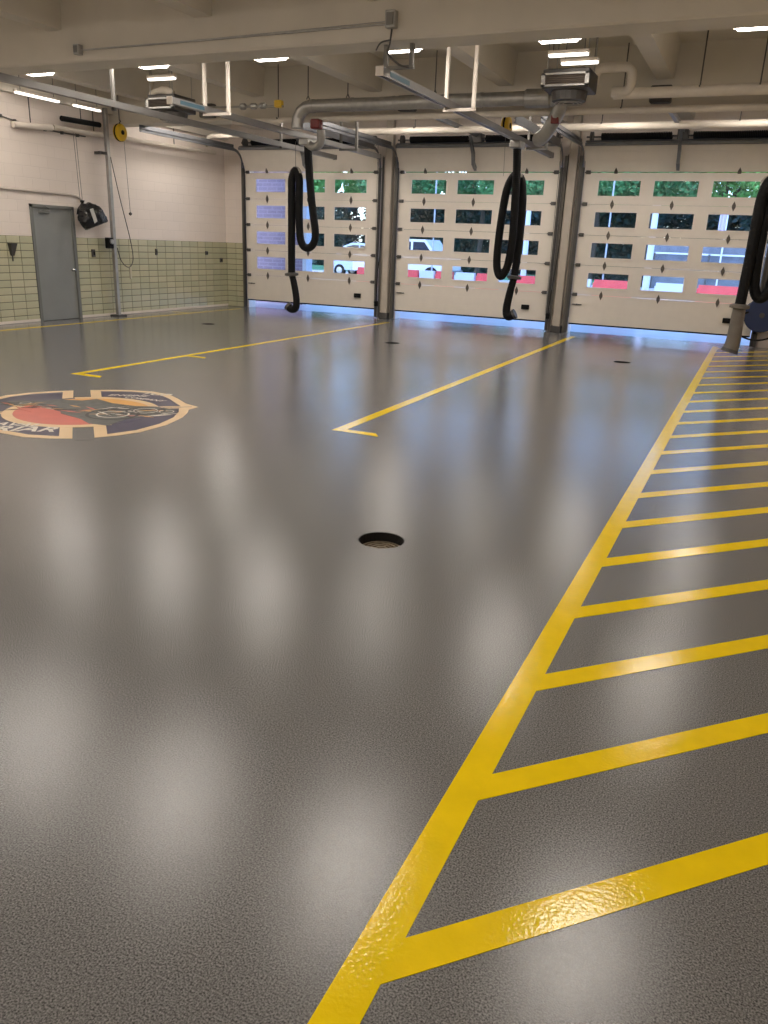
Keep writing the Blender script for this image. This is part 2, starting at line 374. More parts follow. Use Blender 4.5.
# ---------------- left wall, its tiles, baseboard and door
PD0, PD1, PDH = 11.71, 12.70, 2.13
b = MB()
b.box((XL-0.25, YB, 0), (XL, PD0, SLAB)); b.box((XL-0.25, PD1, 0), (XL, D+0.3, SLAB)); b.box((XL-0.25, PD0, PDH), (XL, PD1, SLAB))
wall_left = b.build('wall_left', BLOCK); tag(wall_left, 'white painted block wall with a pale green tile wainscot', kind='structure')
TW, TH, G = 0.305, 0.1333, 0.0105
ROWS = 12
g = MB(); g.box((XL, YB, 0), (XL+0.006, PD0-0.04, ROWS*TH)); g.box((XL, PD1+0.04, 0), (XL+0.006, D, ROWS*TH)); g.build('grout_bed', GROUT, wall_left)
def tile_mesh(m, ww, hh, axis):
    c = 0.004; t = 0.016; vs = [(0, 0, t-0.003), (ww, 0, t-0.003), (ww, hh, t-0.003), (0, hh, t-0.003), (c, c, t), (ww-c, c, t), (ww-c, hh-c, t), (c, hh-c, t), (0, 0, 0), (ww, 0, 0), (ww, hh, 0), (0, hh, 0)]
    fs = [(4, 5, 6, 7)] + [(i, (i+1) % 4, 4+(i+1) % 4, 4+i) for i in range(4)] + [(8+i, 8+(i+1) % 4, (i+1) % 4, i) for i in range(4)]
    me = bpy.data.meshes.new('tile')
    me.from_pydata([((v[2], v[0], v[1]) if axis == 'x' else (v[0], -v[2], v[1])) for v in vs], [], fs); me.materials.append(m)
    bm = bmesh.new(); bm.from_mesh(me); bmesh.ops.recalc_face_normals(bm, faces=bm.faces); bm.to_mesh(me); bm.free()
    return me
rt_ = random.Random(5); cache = {}
def tile(axis, a, wdt, row, parent):
    mi = rt_.randrange(3); key = (axis, round(wdt, 3), mi)
    if key not in cache: cache[key] = tile_mesh(TILE[mi], wdt-G, TH-G, axis)
    z = row*TH + G/2
    inst(cache[key], 'tile', parent, (XL+0.002, a+G/2, z) if axis == 'x' else (a+G/2, D-0.002, z))
def tile_run(y0, y1):
    ys = []; y = y1
    while y > y0 + 0.05: ys.append((max(y0, y-TW), y)); y -= TW
    return ys
near = MB()
for r_ in range(ROWS):
    for (a, e) in tile_run(PD1+0.055, D-0.004): tile('x', a, e-a, r_, wall_left)
    for (a, e) in tile_run(9.2, PD0-0.055):
        if a > 10.3: tile('x', a, e-a, r_, wall_left)
    for (a, e) in tile_run(YB+0.02, 10.36 if False else PD0-0.055-TW*5):
        near.box((XL+0.002, a+G/2, r_*TH+G/2), (XL+0.018, e-G/2, (r_+1)*TH-G/2))
near.build('tile_field', TILE[0], wall_left, kind='stuff')
b = MB(); b.box((XL, YB, 0.004), (XL+0.024, PD0-0.06, 0.055)); b.box((XL, PD1+0.06, 0.004), (XL+0.024, D-0.002, 0.055))
bb = b.build('baseboard_left', WHITEP); tag(bb, 'thin white strip at the foot of the tiled wall', kind='structure')

# personnel door
dr = thing('door_4', (XL, (PD0+PD1)/2, 0), 'plain grey steel personnel door in the tiled wall', None, kind='structure')
b = MB(); b.cbox((XL-0.06, PD0+0.01, 0.006), (XL-0.012, PD1-0.01, PDH-0.01), 0.004); leaf = b.build('door_leaf', DOORG, dr, world=True)
b = MB()
for (y0, y1, z0, z1) in ((PD0-0.05, PD0+0.012, 0, PDH+0.05), (PD1-0.012, PD1+0.05, 0, PDH+0.05), (PD0-0.05, PD1+0.05, PDH-0.008, PDH+0.05)): b.box((XL-0.08, y0, z0), (XL+0.03, y1, z1))
b.build('door_frame', FRAMEG, dr, world=True)
b = MB(); b.box((XL-0.25, PD0, 0.0005), (XL-0.001, PD1, 0.005)); b.box((XL-0.25, PD0, 0.0), (XL-0.20, PD1, PDH)); b.build('light_stop', BLACK, dr, world=True)  # black sill strip and unseen backing added to block daylight leaking under the door
b = MB(); b.lathe([(0.030, 0), (0.030, 0.008), (0.012, 0.012), (0.012, 0.035), (0.028, 0.045), (0.032, 0.06), (0.022, 0.075), (0.0, 0.08)], (XL-0.012, PD1-0.08, 0.97), 'x', 16); b.build('knob', CHROME, leaf, world=True, smooth=True)
b = MB(); b.cbox((XL-0.012, PD0+0.16, 2.02), (XL+0.045, PD0+0.40, 2.075), 0.006); cl = b.build('door_closer', FRAMEG, dr, world=True)
b = MB(); b.tube([(XL+0.03, PD0+0.22, 2.08), (XL+0.10, PD0+0.34, 2.10), (XL+0.03, PD0+0.30, 2.16)], 0.010, 6); b.build('closer_arm', FRAMEG, cl, world=True)
for z in (0.28, 1.05, 1.85):
    b = MB(); b.tube([(XL-0.004, PD0+0.004, z), (XL-0.004, PD0+0.004, z+0.11)], 0.012, 8); b.build('hinge', FRAMEG, dr, world=True)

# ---------------- wall with the overhead doors
OPH = 3.40
b = MB()
xs = [XL-0.25]
for c in CEN: xs += [c-HW, c+HW]
xs.append(XR+0.25)
for i in range(0, len(xs), 2): b.box((xs[i], D, 0), (xs[i+1], D+0.3, SLAB))
for c in CEN: b.box((c-HW, D, OPH), (c+HW, D+0.3, SLAB))
wall_back = b.build('wall_back', BLOCK); tag(wall_back, 'white wall holding the three overhead doors', kind='structure')
g = MB(); g.box((XL, D-0.006, 0), (CEN[0]-HW-0.06, D, ROWS*TH)); g.build('grout_bed', GROUT, wall_back)
for r_ in range(ROWS):
    for (a, wd) in ((XL+0.02, 0.285), (XL+0.305, 0.305)): tile('y', a, wd, r_, wall_back)
for xm in ((CEN[0]+CEN[1])/2, (CEN[1]+CEN[2])/2):                # light columns between doors
    b = MB(); b.cbox((xm-0.085, D-0.16, 0.0), (xm+0.085, D, SLAB), 0.012); b.build('door_post', POSTM, wall_back)
    b = MB(); b.cbox((xm-0.11, D-0.19, 0.0), (xm+0.11, D, 0.14), 0.01); b.build('post_base', STEELD, wall_back)
wr = MB().box((XR, YB, 0), (XR+0.25, D, SLAB)).build('wall_right', BLOCK); tag(wr, 'white block wall to the right of the bays', kind='structure')
wn = MB().box((XL-0.25, YB-0.25, 0), (XR+0.25, YB, SLAB)).build('wall_front', BLOCK); tag(wn, 'white block wall behind the viewer', kind='structure')

# ---------------- ceiling slab and beams
ceil = MB().box((XL-0.25, YB-0.25, SLAB), (XR+0.25, D+0.3, SLAB+0.25)).build('ceiling', CONC); tag(ceil, 'beige painted concrete ceiling slab with deep beams', kind='structure')
MAINY = [-0.75, 4.15, 9.05, 13.95]
for y in MAINY:
    b = MB(); b.prism([(y, SLAB), (y, BEAMZ+0.02), (y+0.02, BEAMZ), (y+0.46, BEAMZ), (y+0.48, BEAMZ+0.02), (y+0.48, SLAB)], 'x', XL, XR); b.build('main_beam', CONC, ceil)
SUBX = [-11.75, -9.15, -6.71, -4.33, -1.83, 0.6]
spans = [(YB, MAINY[0])] + [(MAINY[i]+0.48, MAINY[i+1]) for i in range(3)] + [(MAINY[3]+0.48, D)]
for x in SUBX:
    for (a, e) in spans:
        b = MB(); b.prism([(x-0.16, SLAB), (x-0.125, SUBZ), (x+0.125, SUBZ), (x+0.16, SLAB)], 'y', a, e); b.build('rib_beam', CONC, ceil)
for (a, e) in spans:
    b = MB(); b.prism([(XL, SLAB), (XL, 4.02), (XL+0.14, 4.02), (XL+0.30, SLAB)], 'y', a, e); b.build('edge_beam', CONC, ceil)

# ================================================================ overhead doors
SEC = 0.6105; Z0 = 0.225; YD = 17.86; TH_ = 0.05
WOFF = [-1.111, 0.0, 1.111]; WW, WH = 0.905, 0.355
WTOP = 0.6105*4 + 0.0                                             # unused marker height
def section_mesh(windows):
    """one door section, local origin bottom centre, face toward -Y"""
    W = 2*HW - 0.03; x0, x1 = -W/2, W/2; h = SEC-0.006; b = MB()
    if not windows:
        b.box((x0, 0, 0), (x1, TH_, h))
        for z in (0.20, 0.40): b.box((x0, -0.004, z-0.006), (x1, 0.0, z+0.006))
        return b
    zb = 0.13; zt = zb + WH
    b.box((x0, 0, 0), (x1, TH_, zb)); b.box((x0, 0, zt), (x1, TH_, h))
    cuts = [x0]
    for o in WOFF: cuts += [o-WW/2, o+WW/2]
    cuts.append(x1)
    for i in range(0, len(cuts), 2): b.box((cuts[i], 0, zb), (cuts[i+1], TH_, zt))
    return b
secA = section_mesh(True); secB = section_mesh(False)
meA = secA.build('door_section', DOORW); meB = secB.build('door_section', DOORW)
mA, mB_ = meA.data, meB.data; bpy.data.objects.remove(meA); bpy.data.objects.remove(meB)
b = MB(); zb = 0.13; t = 0.032
for (a0, a1, c0, c1) in ((-WW/2, WW/2, 0, t), (-WW/2, WW/2, WH-t, WH), (-WW/2, -WW/2+t, t, WH-t), (WW/2-t, WW/2, t, WH-t)): b.box((a0, -0.010, c0), (a1, 0.006, c1))
tmp = b.build('window_frame', FRAMEW); mFrame = tmp.data; bpy.data.objects.remove(tmp)
b = MB(); b.box((-WW/2+0.004, 0.020, 0.004), (WW/2-0.004, 0.026, WH-0.004)); tmp = b.build('pane', GLASS); mPane = tmp.data; bpy.data.objects.remove(tmp)
b = MB(); b.prism([(0, -0.095), (0.035, -0.02), (0.035, 0.02), (0, 0.095), (-0.035, 0.02), (-0.035, -0.02)], 'y', -0.014, 0.0); b.lathe([(0.012, -0.03), (0.012, -0.014)], (0, 0, 0), 'y', 8)
tmp = b.build('hinge', HINGEM); mHinge = tmp.data; bpy.data.objects.remove(tmp)
b = MB(); b.cbox((-0.05, -0.03, -0.035), (0.05, 0.0, 0.035), 0.004); b.tube([(-0.07, -0.025, 0), (0.05, -0.025, 0)], 0.012, 8); tmp = b.build('end_roller', STEELD); mRoll = tmp.data; bpy.data.objects.remove(tmp)
DLAB = ['overhead door nearest the tiled wall, brick seen through its panes', 'middle overhead door with a parked truck seen through it', 'right overhead door at the end of the hatched walkway']
for di, c in enumerate(CEN):
    d = thing('door_%d' % (di+1), (c, YD, 0), DLAB[di], None, kind='structure')
    for i in range(6):
        tilt = -math.radians(27) if i == 5 else 0
        s = inst(mB_ if i in (0, 5) else mA, 'door_section', d, (0, 0, Z0 + i*SEC + (0.012 if i == 5 else 0)))
        s.rotation_euler = (-tilt, 0, 0)
        if 1 <= i <= 4:
            for o in WOFF:
                inst(mFrame, 'window_frame', s, (o, 0, zb)); inst(mPane, 'pane', s, (o, 0, zb))
        if i >= 1:
            for j, o in enumerate(WOFF):
                if i == 5 and j == 1: continue
                inst(mHinge, 'hinge', s, (o+(-0.10, -0.03, 0.02)[j], -0.002, -0.003))
            for sx in (-1, 1): inst(mRoll, 'end_roller', s, (sx*(HW-0.09), -0.002, -0.003))
        if i == 0:
            b = MB(); b.cbox((1.28, -0.045, 0.22), (1.46, 0.0, 0.32), 0.008); b.tube([(1.31, -0.05, 0.27), (1.43, -0.05, 0.27)], 0.012, 8); b.build('lift_handle', BLACK, s)
            b = MB(); b.tube([(-1.80, -0.02, 0.40), (-1.60, -0.02, 0.40)], 0.011, 8); b.cbox((-1.72, -0.03, 0.385), (-1.69, 0, 0.415), 0.003); b.build('slide_bolt', STEELD, s)
            b = MB(); b.box((-HW+0.02, 0.0, -0.03), (HW-0.02, TH_, 0.0)); b.build('bottom_seal', BLACK, s)
    b = MB(); b.box((-HW+0.02, -0.05, SEC-0.07), (HW-0.02, 0.0, SEC-0.06)); b.box((-HW+0.02, -0.05, SEC-0.07), (HW-0.02, -0.04, SEC-0.01)); b.box((-HW+0.02, -0.02, SEC-0.01), (HW-0.02, TH_, SEC)); b.build('top_strut', TRACKM, s)
    for sx in (-1, 1):                                             # C-section tracks: vertical, curve, horizontal
        x = sx*(HW+0.03)
        R_ = 0.38; zc = 3.75-R_; path = [(x, -0.045, 0.02), (x, -0.045, zc)]
        path += [(x, -0.045-R_+R_*math.cos(a), zc+R_*math.sin(a)) for a in [k*PI/2/8 for k in range(1, 9)]]
        path += [(x, -3.75, 3.75)]
        def ribbon(mb, pth, off, wd, th):
            for p, e in zip(pth, pth[1:]):
                P0, P1 = Vector(p), Vector(e); tdir = (P1-P0).normalized(); nx = Vector((1, 0, 0)); nn = tdir.cross(nx)
                v = [P0+nx*(off-th)+nn*wd, P0+nx*(off+th)+nn*wd, P0+nx*(off+th)-nn*wd, P0+nx*(off-th)-nn*wd]
                v += [p_+(P1-P0) for p_ in v]
                mb.add(v, [(0, 1, 2, 3), (7, 6, 5, 4), (0, 4, 5, 1), (1, 5, 6, 2), (2, 6, 7, 3), (3, 7, 4, 0)])
        nv = 2
        b = MB(); ribbon(b, path[:nv], 0, 0.03, 0.0025)
        for sg in (-1, 1): b.box((x-0.030*(sx > 0)-0.0, -0.045+sg*0.03-0.0025, 0.02), (x+0.030*(sx < 0)+0.0, -0.045+sg*0.03+0.0025, zc))
        b.box((x-0.003+sx*0.03, -0.01, 0.02), (x+0.003+sx*0.03, 0.088, zc)); b.box((min(x, x+sx*0.03), -0.045, 0.02), (max(x, x+sx*0.03), -0.040, zc))
        b.build('vertical_track', STEELD, d)
        b = MB(); b.box((min(sx*(HW+0.062), sx*(HW+0.115)), 0.0, 0.01), (max(sx*(HW+0.062), sx*(HW+0.115)), 0.006, 3.60)); b.box((sx*(HW+0.062)-0.003, 0.0, 0.01), (sx*(HW+0.062)+0.003, 0.089, 3.60)); b.build('jamb_angle', JAMB, d)
        b = MB(); ribbon(b, path[nv-1:], 0, 0.032, 0.003)
        b.box((x-0.03*(sx > 0), -3.75, 3.716), (x+0.03*(sx < 0), -0.425, 3.722)); b.box((x-0.03*(sx > 0), -3.75, 3.778), (x+0.03*(sx < 0), -0.425, 3.784))
        b.box((x-0.004, -3.75, 3.784), (x+0.004, -0.425, 3.86)); b.build('horizontal_track', TRACKM, d)
        b = MB(); b.box((x-0.02, -3.70, 3.84), (x+0.02, -3.66, SLAB)); b.build('track_hanger', TRACKM, d)
        b = MB(); b.lathe([(0.09, -0.02), (0.10, -0.02), (0.10, 0.0), (0.07, 0.0), (0.07, 0.02), (0.10, 0.02), (0.10, 0.035), (0.0, 0.035)], (sx*(HW-0.10), -0.13, 3.93), 'x', 18); b.build('cable_drum', STEELD, d)
        b = MB(); b.tube([(sx*(HW-0.02), -0.10, 3.86), (sx*(HW-0.015), -0.06, 0.35)], 0.004, 5); b.build('lift_cable', STEELD, d)
        # torsion spring, wound coils
        b = MB(); x0s, x1s = (0.20, HW-0.30) if sx > 0 else (-(HW-0.30), -0.20); n = 300
        b.tube([(x0s+(x1s-x0s)*k/n, -0.13+0.062*math.cos(k*0.9), 3.93+0.062*math.sin(k*0.9)) for k in range(n+1)], 0.016, 5); b.lathe([(0.055, x0s), (0.055, x1s)], (0, -0.13, 3.93), 'x', 12)
        b.build('torsion_spring', BLACK, d)
    b = MB(); b.tube([(-HW, -0.13, 3.93), (HW, -0.13, 3.93)], 0.016, 8); b.box((-0.10, -0.16, 3.82), (0.10, 0.09, 4.04)); b.build('spring_shaft', STEELD, d)
    # trolley operator rail, arm and head
    b = MB(); b.box((-0.035, -3.7, 3.98), (0.035, -0.20, 4.05)); b.build('operator_rail', TRACKM, d)
    b = MB(); b.prism([(-0.62, 3.95), (-0.50, 3.95), (-0.36, 3.60), (-0.30, 3.40), (-0.10, 3.30), (-0.10, 3.38), (-0.24, 3.46), (-0.28, 3.64)], 'x', -0.03, 0.03); b.build('operator_arm', TRACKM, d)
    b = MB(); b.cbox((-0.16, -4.05, 3.90), (0.16, -3.66, 4.14), 0.02); b.build('operator_head', STEELD, d)
    # rubber side seal and photo eye
    b = MB(); b.cbox((HW+0.02, -0.14, 0.28), (HW+0.09, -0.06, 0.40), 0.008); b.build('photo_eye', BLACK, d)
    b = MB(); b.tube(catmull([(HW+0.06, -0.10, 0.40), (HW+0.10, -0.17, 0.9), (HW+0.16, -0.19, 1.6), (HW+0.17, -0.18, 2.2), (HW+0.17, -0.18, 3.6)], 6), 0.008, 6); b.build('control_cable', BLACK, d)

# ================================================================ ceiling lights
def light_proto(name, label, cat, group, nblade=8):
    t = thing(name, (0, 0, 0), label, cat, group)
    wd, ln, h = 0.27, 0.61, 0.10; b = MB()
    b.box((-wd, -ln, 0.03), (wd, ln, h))
    for sx in (-1, 1): b.box((sx*wd-0.012, -ln, 0.03), (sx*wd+0.012, ln, h))
    for sy in (-1, 1): b.box((-wd, sy*ln-0.012, -0.03), (wd, sy*ln+0.012, h))
    b.build('housing', WHITEP, t)
    b = MB(); b.prism([(-wd+0.004, 0.03), (-wd+0.004, 0.0), (-wd+0.05, -0.055), (wd-0.05, -0.055), (wd-0.004, 0.0), (wd-0.004, 0.03)], 'y', -ln+0.014, ln-0.014); b.build('diffuser', LAMP, t)
    for k in range(1, nblade):
        y = -ln+2*ln*k/nblade; b = MB(); b.prism([(-wd+0.002, 0.03), (-wd+0.002, -0.002), (-wd+0.048, -0.059), (wd-0.048, -0.059), (wd-0.002, -0.002), (wd-0.002, 0.03)], 'y', y-0.004, y+0.004); b.build('louver_rib', WHITEP, t)
    for sy in (-1, 1):
        b = MB(); b.tube([(0, sy*0.45, h), (0, sy*0.45, SLAB-4.20)], 0.006, 6); b.build('hanger_rod', STEELD, t)
    return t
LX = [-11.42, -9.05, -6.93, -4.86, -2.76, -0.49]
pos = ['at the tiled wall end', 'over the grey rail', 'left of the silver duct', 'behind the rail bracket', 'above the right unit heater', 'at the right edge of the photo']
nth = [q_ + ' from the tiled wall' for q_ in ('first', 'second', 'third', 'fourth', 'fifth', 'sixth')]
proto = light_proto('ceiling_light', '', 'ceiling light', None)
first = True
for row, y in enumerate((0.7, 5.6, 10.36, 15.5)):
    for i, x in enumerate(LX):
        o = proto if first else copy_tree(proto); first = False
        o.location = (x, y, 4.20)
        o['group'] = ('ceiling lights behind the viewer', 'ceiling lights over the near floor', 'ceiling lights just past the nearest beam', 'ceiling lights near the overhead doors')[row]
        o['label'] = ('louvered ceiling light overhead behind the viewer, ' + nth[i], 'louvered ceiling light mirrored in the near floor, ' + nth[i], 'bright louvered ceiling light under the nearest beam, ' + pos[i], 'louvered ceiling light between far beam and doors, ' + pos[i])[row]
def strip(x, y, z, along, ln, label):
    t = thing('strip_light', (x, y, z), label, 'strip light', 'narrow strip lights')
    a = (ln/2, 0.045) if along == 'x' else (0.045, ln/2)
    b = MB(); b.cbox((-a[0], -a[1], 0.02), (a[0], a[1], 0.06), 0.006); b.build('housing', WHITEP, t)
    b = MB(); b.cbox((-a[0]+0.01, -a[1]+0.008, -0.012), (a[0]-0.01, a[1]-0.008, 0.02), 0.01); b.build('tube', LAMPW, t)
    for s in (-0.38, 0.38):
        p = (s*ln, 0) if along == 'x' else (0, s*ln)
        b = MB(); b.tube([(p[0], p[1], 0.06), (p[0], p[1], SLAB-z)], 0.005, 5); b.build('hanger_rod', STEELD, t)
strip(-9.72, 11.90, 4.19, 'x', 0.58, 'short hanging strip light above the left unit heater')
strip(-2.82, 11.75, 4.17, 'x', 0.55, 'hanging strip light nearest the viewer above the right unit heater')
strip(-2.73, 12.06, 4.13, 'x', 0.52, 'dimmer hanging strip light just behind another, above the right unit heater')
strip(-12.42, 11.75, 3.98, 'y', 1.0, 'strip light along the wall top, nearer one')
strip(-12.42, 12.95, 3.98, 'y', 0.7, 'strip light along the wall top, farther one')

# ================================================================ exhaust rails, hoses, duct
def rail(x, y0, y1, z, label, brackets, start_u=False):
    t = thing('exhaust_rail', (x, y0, z), label, 'rail', 'ceiling exhaust rails')
    L_ = y1-y0; b = MB()
    b.prism([(-0.045, 0.0), (-0.045, 0.09), (0.045, 0.09), (0.045, 0.0), (0.016, 0.0), (0.016, 0.010), (0.036, 0.010), (0.036, 0.080), (-0.036, 0.080), (-0.036, 0.010), (-0.016, 0.010), (-0.016, 0.0)], 'y', 0, L_)
    b.build('track', ALU, t)
    b = MB(); b.cbox((-0.05, -0.012, -0.006), (0.05, 0.0, 0.096), 0.004); e = b.build('end_cap', WHITEP, t)
    b = MB(); b.cbox((-0.05, L_, -0.006), (0.05, L_+0.02, 0.096), 0.004); b.build('end_cap', STEELD, t)
    b = MB(); b.box((-0.048, 0.18, 0.02), (-0.0455, 0.75, 0.07)); b.box((0.0455, 0.18, 0.02), (0.048, 0.75, 0.07)); b.build('maker_label', LABELB, t)
    for (yy, xa, xb, ztop, m) in brackets:
        for xx in {xa, xb}:
            b = MB(); b.box((xx-0.022, yy-y0-0.022, 0.13 if ztop == BEAMZ else -0.02), (xx+0.022, yy-y0+0.022, ztop-z)); b.build('hanger_post', m, t)
        b = MB(); zq = 0.094 if ztop == BEAMZ else -0.042
        b.box((min(xa, 0)-0.03, yy-y0-0.022, zq), (max(xb, 0)+0.03, yy-y0+0.022, zq+0.038))
        b.build('hanger_bar', m, t)
    return t
GREYS = mat('unistrut_grey', (0.20, 0.19, 0.175), 0.5, 0.4)
rail(-4.29, 9.02, 17.25, 3.50, 'grey exhaust rail running from the beam bracket to the middle door', [(9.24, -0.03, 0.29, BEAMZ, GREYS), (11.25, -0.04, 0.36, SUBZ if False else 4.72, WHITEP), (15.6, -0.04, 0.3, SLAB, GREYS)])
rail(-8.14, 10.12, 17.2, 3.50, 'grey exhaust rail with blue label beside the left unit heater', [(10.95, 0.0, 0.43, SLAB, WHITEP), (15.4, 0.0, 0.35, SLAB, GREYS)])
rail(-9.30, 5.0, 17.3, 3.50, 'long plain rail crossing the upper left corner', [(10.25, 0.0, 0.0, SLAB, GREYS), (6.2, 0.0, 0.0, SLAB, GREYS), (15.0, 0.0, 0.0, SLAB, GREYS)])
rail(0.16, 9.2, 17.2, 3.50, 'exhaust rail at the right edge above the hatched walkway', [(11.2, 0.0, 0.35, SLAB, WHITEP)])

def hose(mb, pts, r, n=8, rib=0.034):
    P = resample(catmull(pts, n), rib/2); R = [r + (0.0013 if i % 2 else -0.0013) for i in range(len(P))]
    mb.tube(P, R, 14)
def exhaust_drop(x, y, label, path, ci, noz_m, nozzle_r, elbow, saddle_at, rail_z=3.50):
    """path: list of (x, y, z) from the trolley to the nozzle tip; ci index of the collar point"""
    t = thing('exhaust_hose', (path[0][0], path[0][1], path[-1][2]-0.08), label, 'hose', 'hanging exhaust hoses')
    b = MB(); hose(b, path[:ci+1], 0.072); b.build('hose', BLACK, t, world=True, smooth=False)
    c = Vector(path[ci]); b = MB()
    tdir = (Vector(path[min(ci+1, len(path)-1)]) - Vector(path[ci-1])).normalized()
    b.tube([c-tdir*0.035, c-tdir*0.02, c+tdir*0.02, c+tdir*0.035], [0.085, 0.135, 0.135, 0.085], 18); b.build('collar', STEELD if noz_m is BLACK else NOZ, t, world=True)
    P = catmull(path[ci:], 6); n = len(P)
    b = MB(); b.tube(P, [nozzle_r*(0.80 + 0.25*i/(n-1)) for i in range(n)], 16); nz = b.build('nozzle', noz_m, t, world=True, smooth=True)
    e = P[-1]; dirn = (P[-1]-P[-2]).normalized()
    b = MB(); b.tube([e-dirn*0.03, e+dirn*0.02], [nozzle_r*1.12, nozzle_r*1.16], 16); b.build('nozzle_rim', STEELD, nz, world=True)
    # saddle that holds up the loop, and its cable to the trolley
    s = Vector(saddle_at); b = MB()
    b.tube([s+Vector((0.09*math.cos(a), 0, 0.085*math.sin(a)-0.03)) for a in [PI*k/8 for k in range(9)]], 0.04, 8); b.build('saddle', mat('saddle_grey', (0.33, 0.30, 0.26), 0.6), t, world=True)
    b = MB(); b.tube([s+Vector((0, 0, 0.08)), (s.x, s.y, rail_z-0.05)], 0.006, 6); b.build('lift_cable', ROPE, t, world=True)
    # trolley on the rail
    p0 = Vector(path[0]); b = MB()
    b.cbox((p0.x-0.10, p0.y-0.17, p0.z-0.01), (p0.x+0.10, p0.y+0.17, p0.z+0.115), 0.02); b.build('trolley', GALV, t, world=True)
    return t
YL = 13.9
pl = [(-8.04, YL, 3.38), (-7.99, YL, 2.76), (-7.93, YL, 2.29), (-7.87, YL, 1.93), (-7.87, YL, 1.74), (-7.94, YL, 1.62), (-8.04, YL, 1.58), (-8.14, YL, 1.63), (-8.19, YL-.02, 1.80), (-8.20, YL-.04, 2.22), (-8.19, YL-.05, 2.58), (-8.19, YL-.06, 2.82), (-8.26, YL-.07, 2.95), (-8.33, YL-.08, 2.82), (-8.34, YL-.08, 2.58), (-8.34, YL-.08, 1.84), (-8.34, YL-.08, 1.08), (-8.29, YL-.08, 0.93), (-8.23, YL-.08, 0.62), (-8.25, YL-.08, 0.45), (-8.34, YL-.08, 0.42), (-8.42, YL-.08, 0.47)]
tl = exhaust_drop(-8.14, YL, 'black looped exhaust hose hanging before the left door', pl, 16, BLACK, 0.075, None, (-8.26, YL-.07, 2.93))
YM = 14.8
pm = [(-4.30, YM, 3.40), (-4.27, YM, 2.97), (-4.25, YM, 2.26), (-4.25, YM, 1.81), (-4.30, YM, 1.40), (-4.41, YM, 1.22), (-4.50, YM, 1.40), (-4.51, YM+.02, 1.88), (-4.47, YM+.04, 2.51), (-4.42, YM+.06, 2.80), (-4.32, YM+.11, 2.98), (-4.22, YM+.15, 2.90), (-4.18, YM+.16, 2.70), (-4.16, YM+.16, 2.44), (-4.16, YM+.16, 1.89), (-4.19, YM+.14, 1.21), (-4.24, YM+.12, 0.94), (-4.28, YM+.12, 0.64), (-4.24, YM+.12, 0.50), (-4.12, YM+.12, 0.55)]
tm = exhaust_drop(-4.29, YM, 'black looped exhaust hose hanging before the middle door', pm, 15, BLACK, 0.08, None, (-4.31, YM+.11, 2.96))
YR = 12.8
pr = [(0.16, YR, 3.40), (0.17, YR, 2.6), (0.16, YR, 1.7), (0.13, YR, 1.30), (0.03, YR, 1.17), (-0.06, YR, 1.30), (-0.09, YR, 1.60), (-0.09, YR, 1.98), (-0.08, YR, 2.30), (-0.07, YR-.05, 2.55), (-0.10, YR-.10, 2.72), (-0.15, YR-.12, 2.62), (-0.18, YR-.12, 2.42), (-0.185, YR-.12, 2.11), (-0.19, YR-.12, 1.71), (-0.20, YR-.12, 1.31), (-0.21, YR-.12, 1.05), (-0.21, YR-.12, 0.80), (-0.215, YR-.12, 0.55), (-0.24, YR-.13, 0.42)]
tr_ = exhaust_drop(0.16, YR, 'exhaust hose with taupe nozzle over the hatched walkway', pr, 16, NOZ, 0.105, None, (-0.10, YR-.10, 2.70))

def balancer(loc, label, group='yellow spring balancers', ax='x'):
    t = thing('spring_balancer', loc, label, 'balancer', group)
    b = MB(); b.lathe([(0.0, -0.07), (0.12, -0.07), (0.165, -0.04), (0.165, 0.04), (0.12, 0.07), (0.0, 0.07)], (0, 0, 0), ax, 20); b.build('drum', YPL, t)
    b = MB(); b.lathe([(0.164, -0.016), (0.172, -0.016), (0.172, 0.016), (0.164, 0.016)], (0, 0, 0), ax, 20); b.lathe([(0.045, -0.078), (0.045, 0.078)], (0, 0, 0), ax, 12); b.build('band', BLACK, t)
    b = MB(); b.tube([(0, 0, 0.15), (0, 0, 0.19), (0.03, 0, 0.21), (0.0, 0, 0.24)], 0.012, 6); b.build('hook', STEELD, t)
    return t
o = balancer((-4.44, 14.5, 3.72), 'yellow balancer reel beside the middle exhaust hose')
b = MB(); b.tube([(0, 0, 0.24), (0, 0, SUBZ-3.72)], 0.007, 5); b.build('suspension_rod', STEELD, o)
b = MB(); b.tube([(0, 0, -0.13), (0.02, 0.0, -0.8)], 0.004, 5); b.build('lift_wire', ROPE, o)

# galvanized duct in front of the second beam
dt = thing('exhaust_duct', (-5.8, 13.5, 3.97), 'round galvanized exhaust duct hung before the second beam', 'duct')
R_ = 0.105
b = MB(); b.tube([(-7.75, 13.5, 3.97)]+[(-7.75+(4.2)*k/12, 13.5, 3.97) for k in range(1, 13)], R_, 20, cap=False); b.build('straight_duct', GALV, dt, world=True, smooth=True)
for k in range(6):
    x = -7.7+0.78*k
    b = MB(); b.tube([(x-0.02, 13.5, 3.97), (x+0.02, 13.5, 3.97)], R_+0.008, 20); b.build('duct_seam', GALV, dt, world=True)
P = [(-7.75, 13.5, 3.97)] + [(-7.75-0.28*math.sin(a), 13.5, 3.97-0.28*(1-math.cos(a))) for a in [PI/2*k/4 for k in range(1, 5)]] + [(-8.03, 13.5, 3.62)]
b = MB(); b.tube(P, R_, 18); b.build('elbow', GALV, dt, world=True)
for x in (-7.81, -7.02, -5.4):
    b = MB(); b.tube([(x, 13.5, SLAB), (x, 13.5, 4.14), (x-0.03, 13.5, 4.08)], 0.010, 6); b.tube([(x, 13.5, 4.14), (x+0.03, 13.5, 4.08)], 0.010, 6); b.build('duct_hanger', STEELD, dt, world=True)
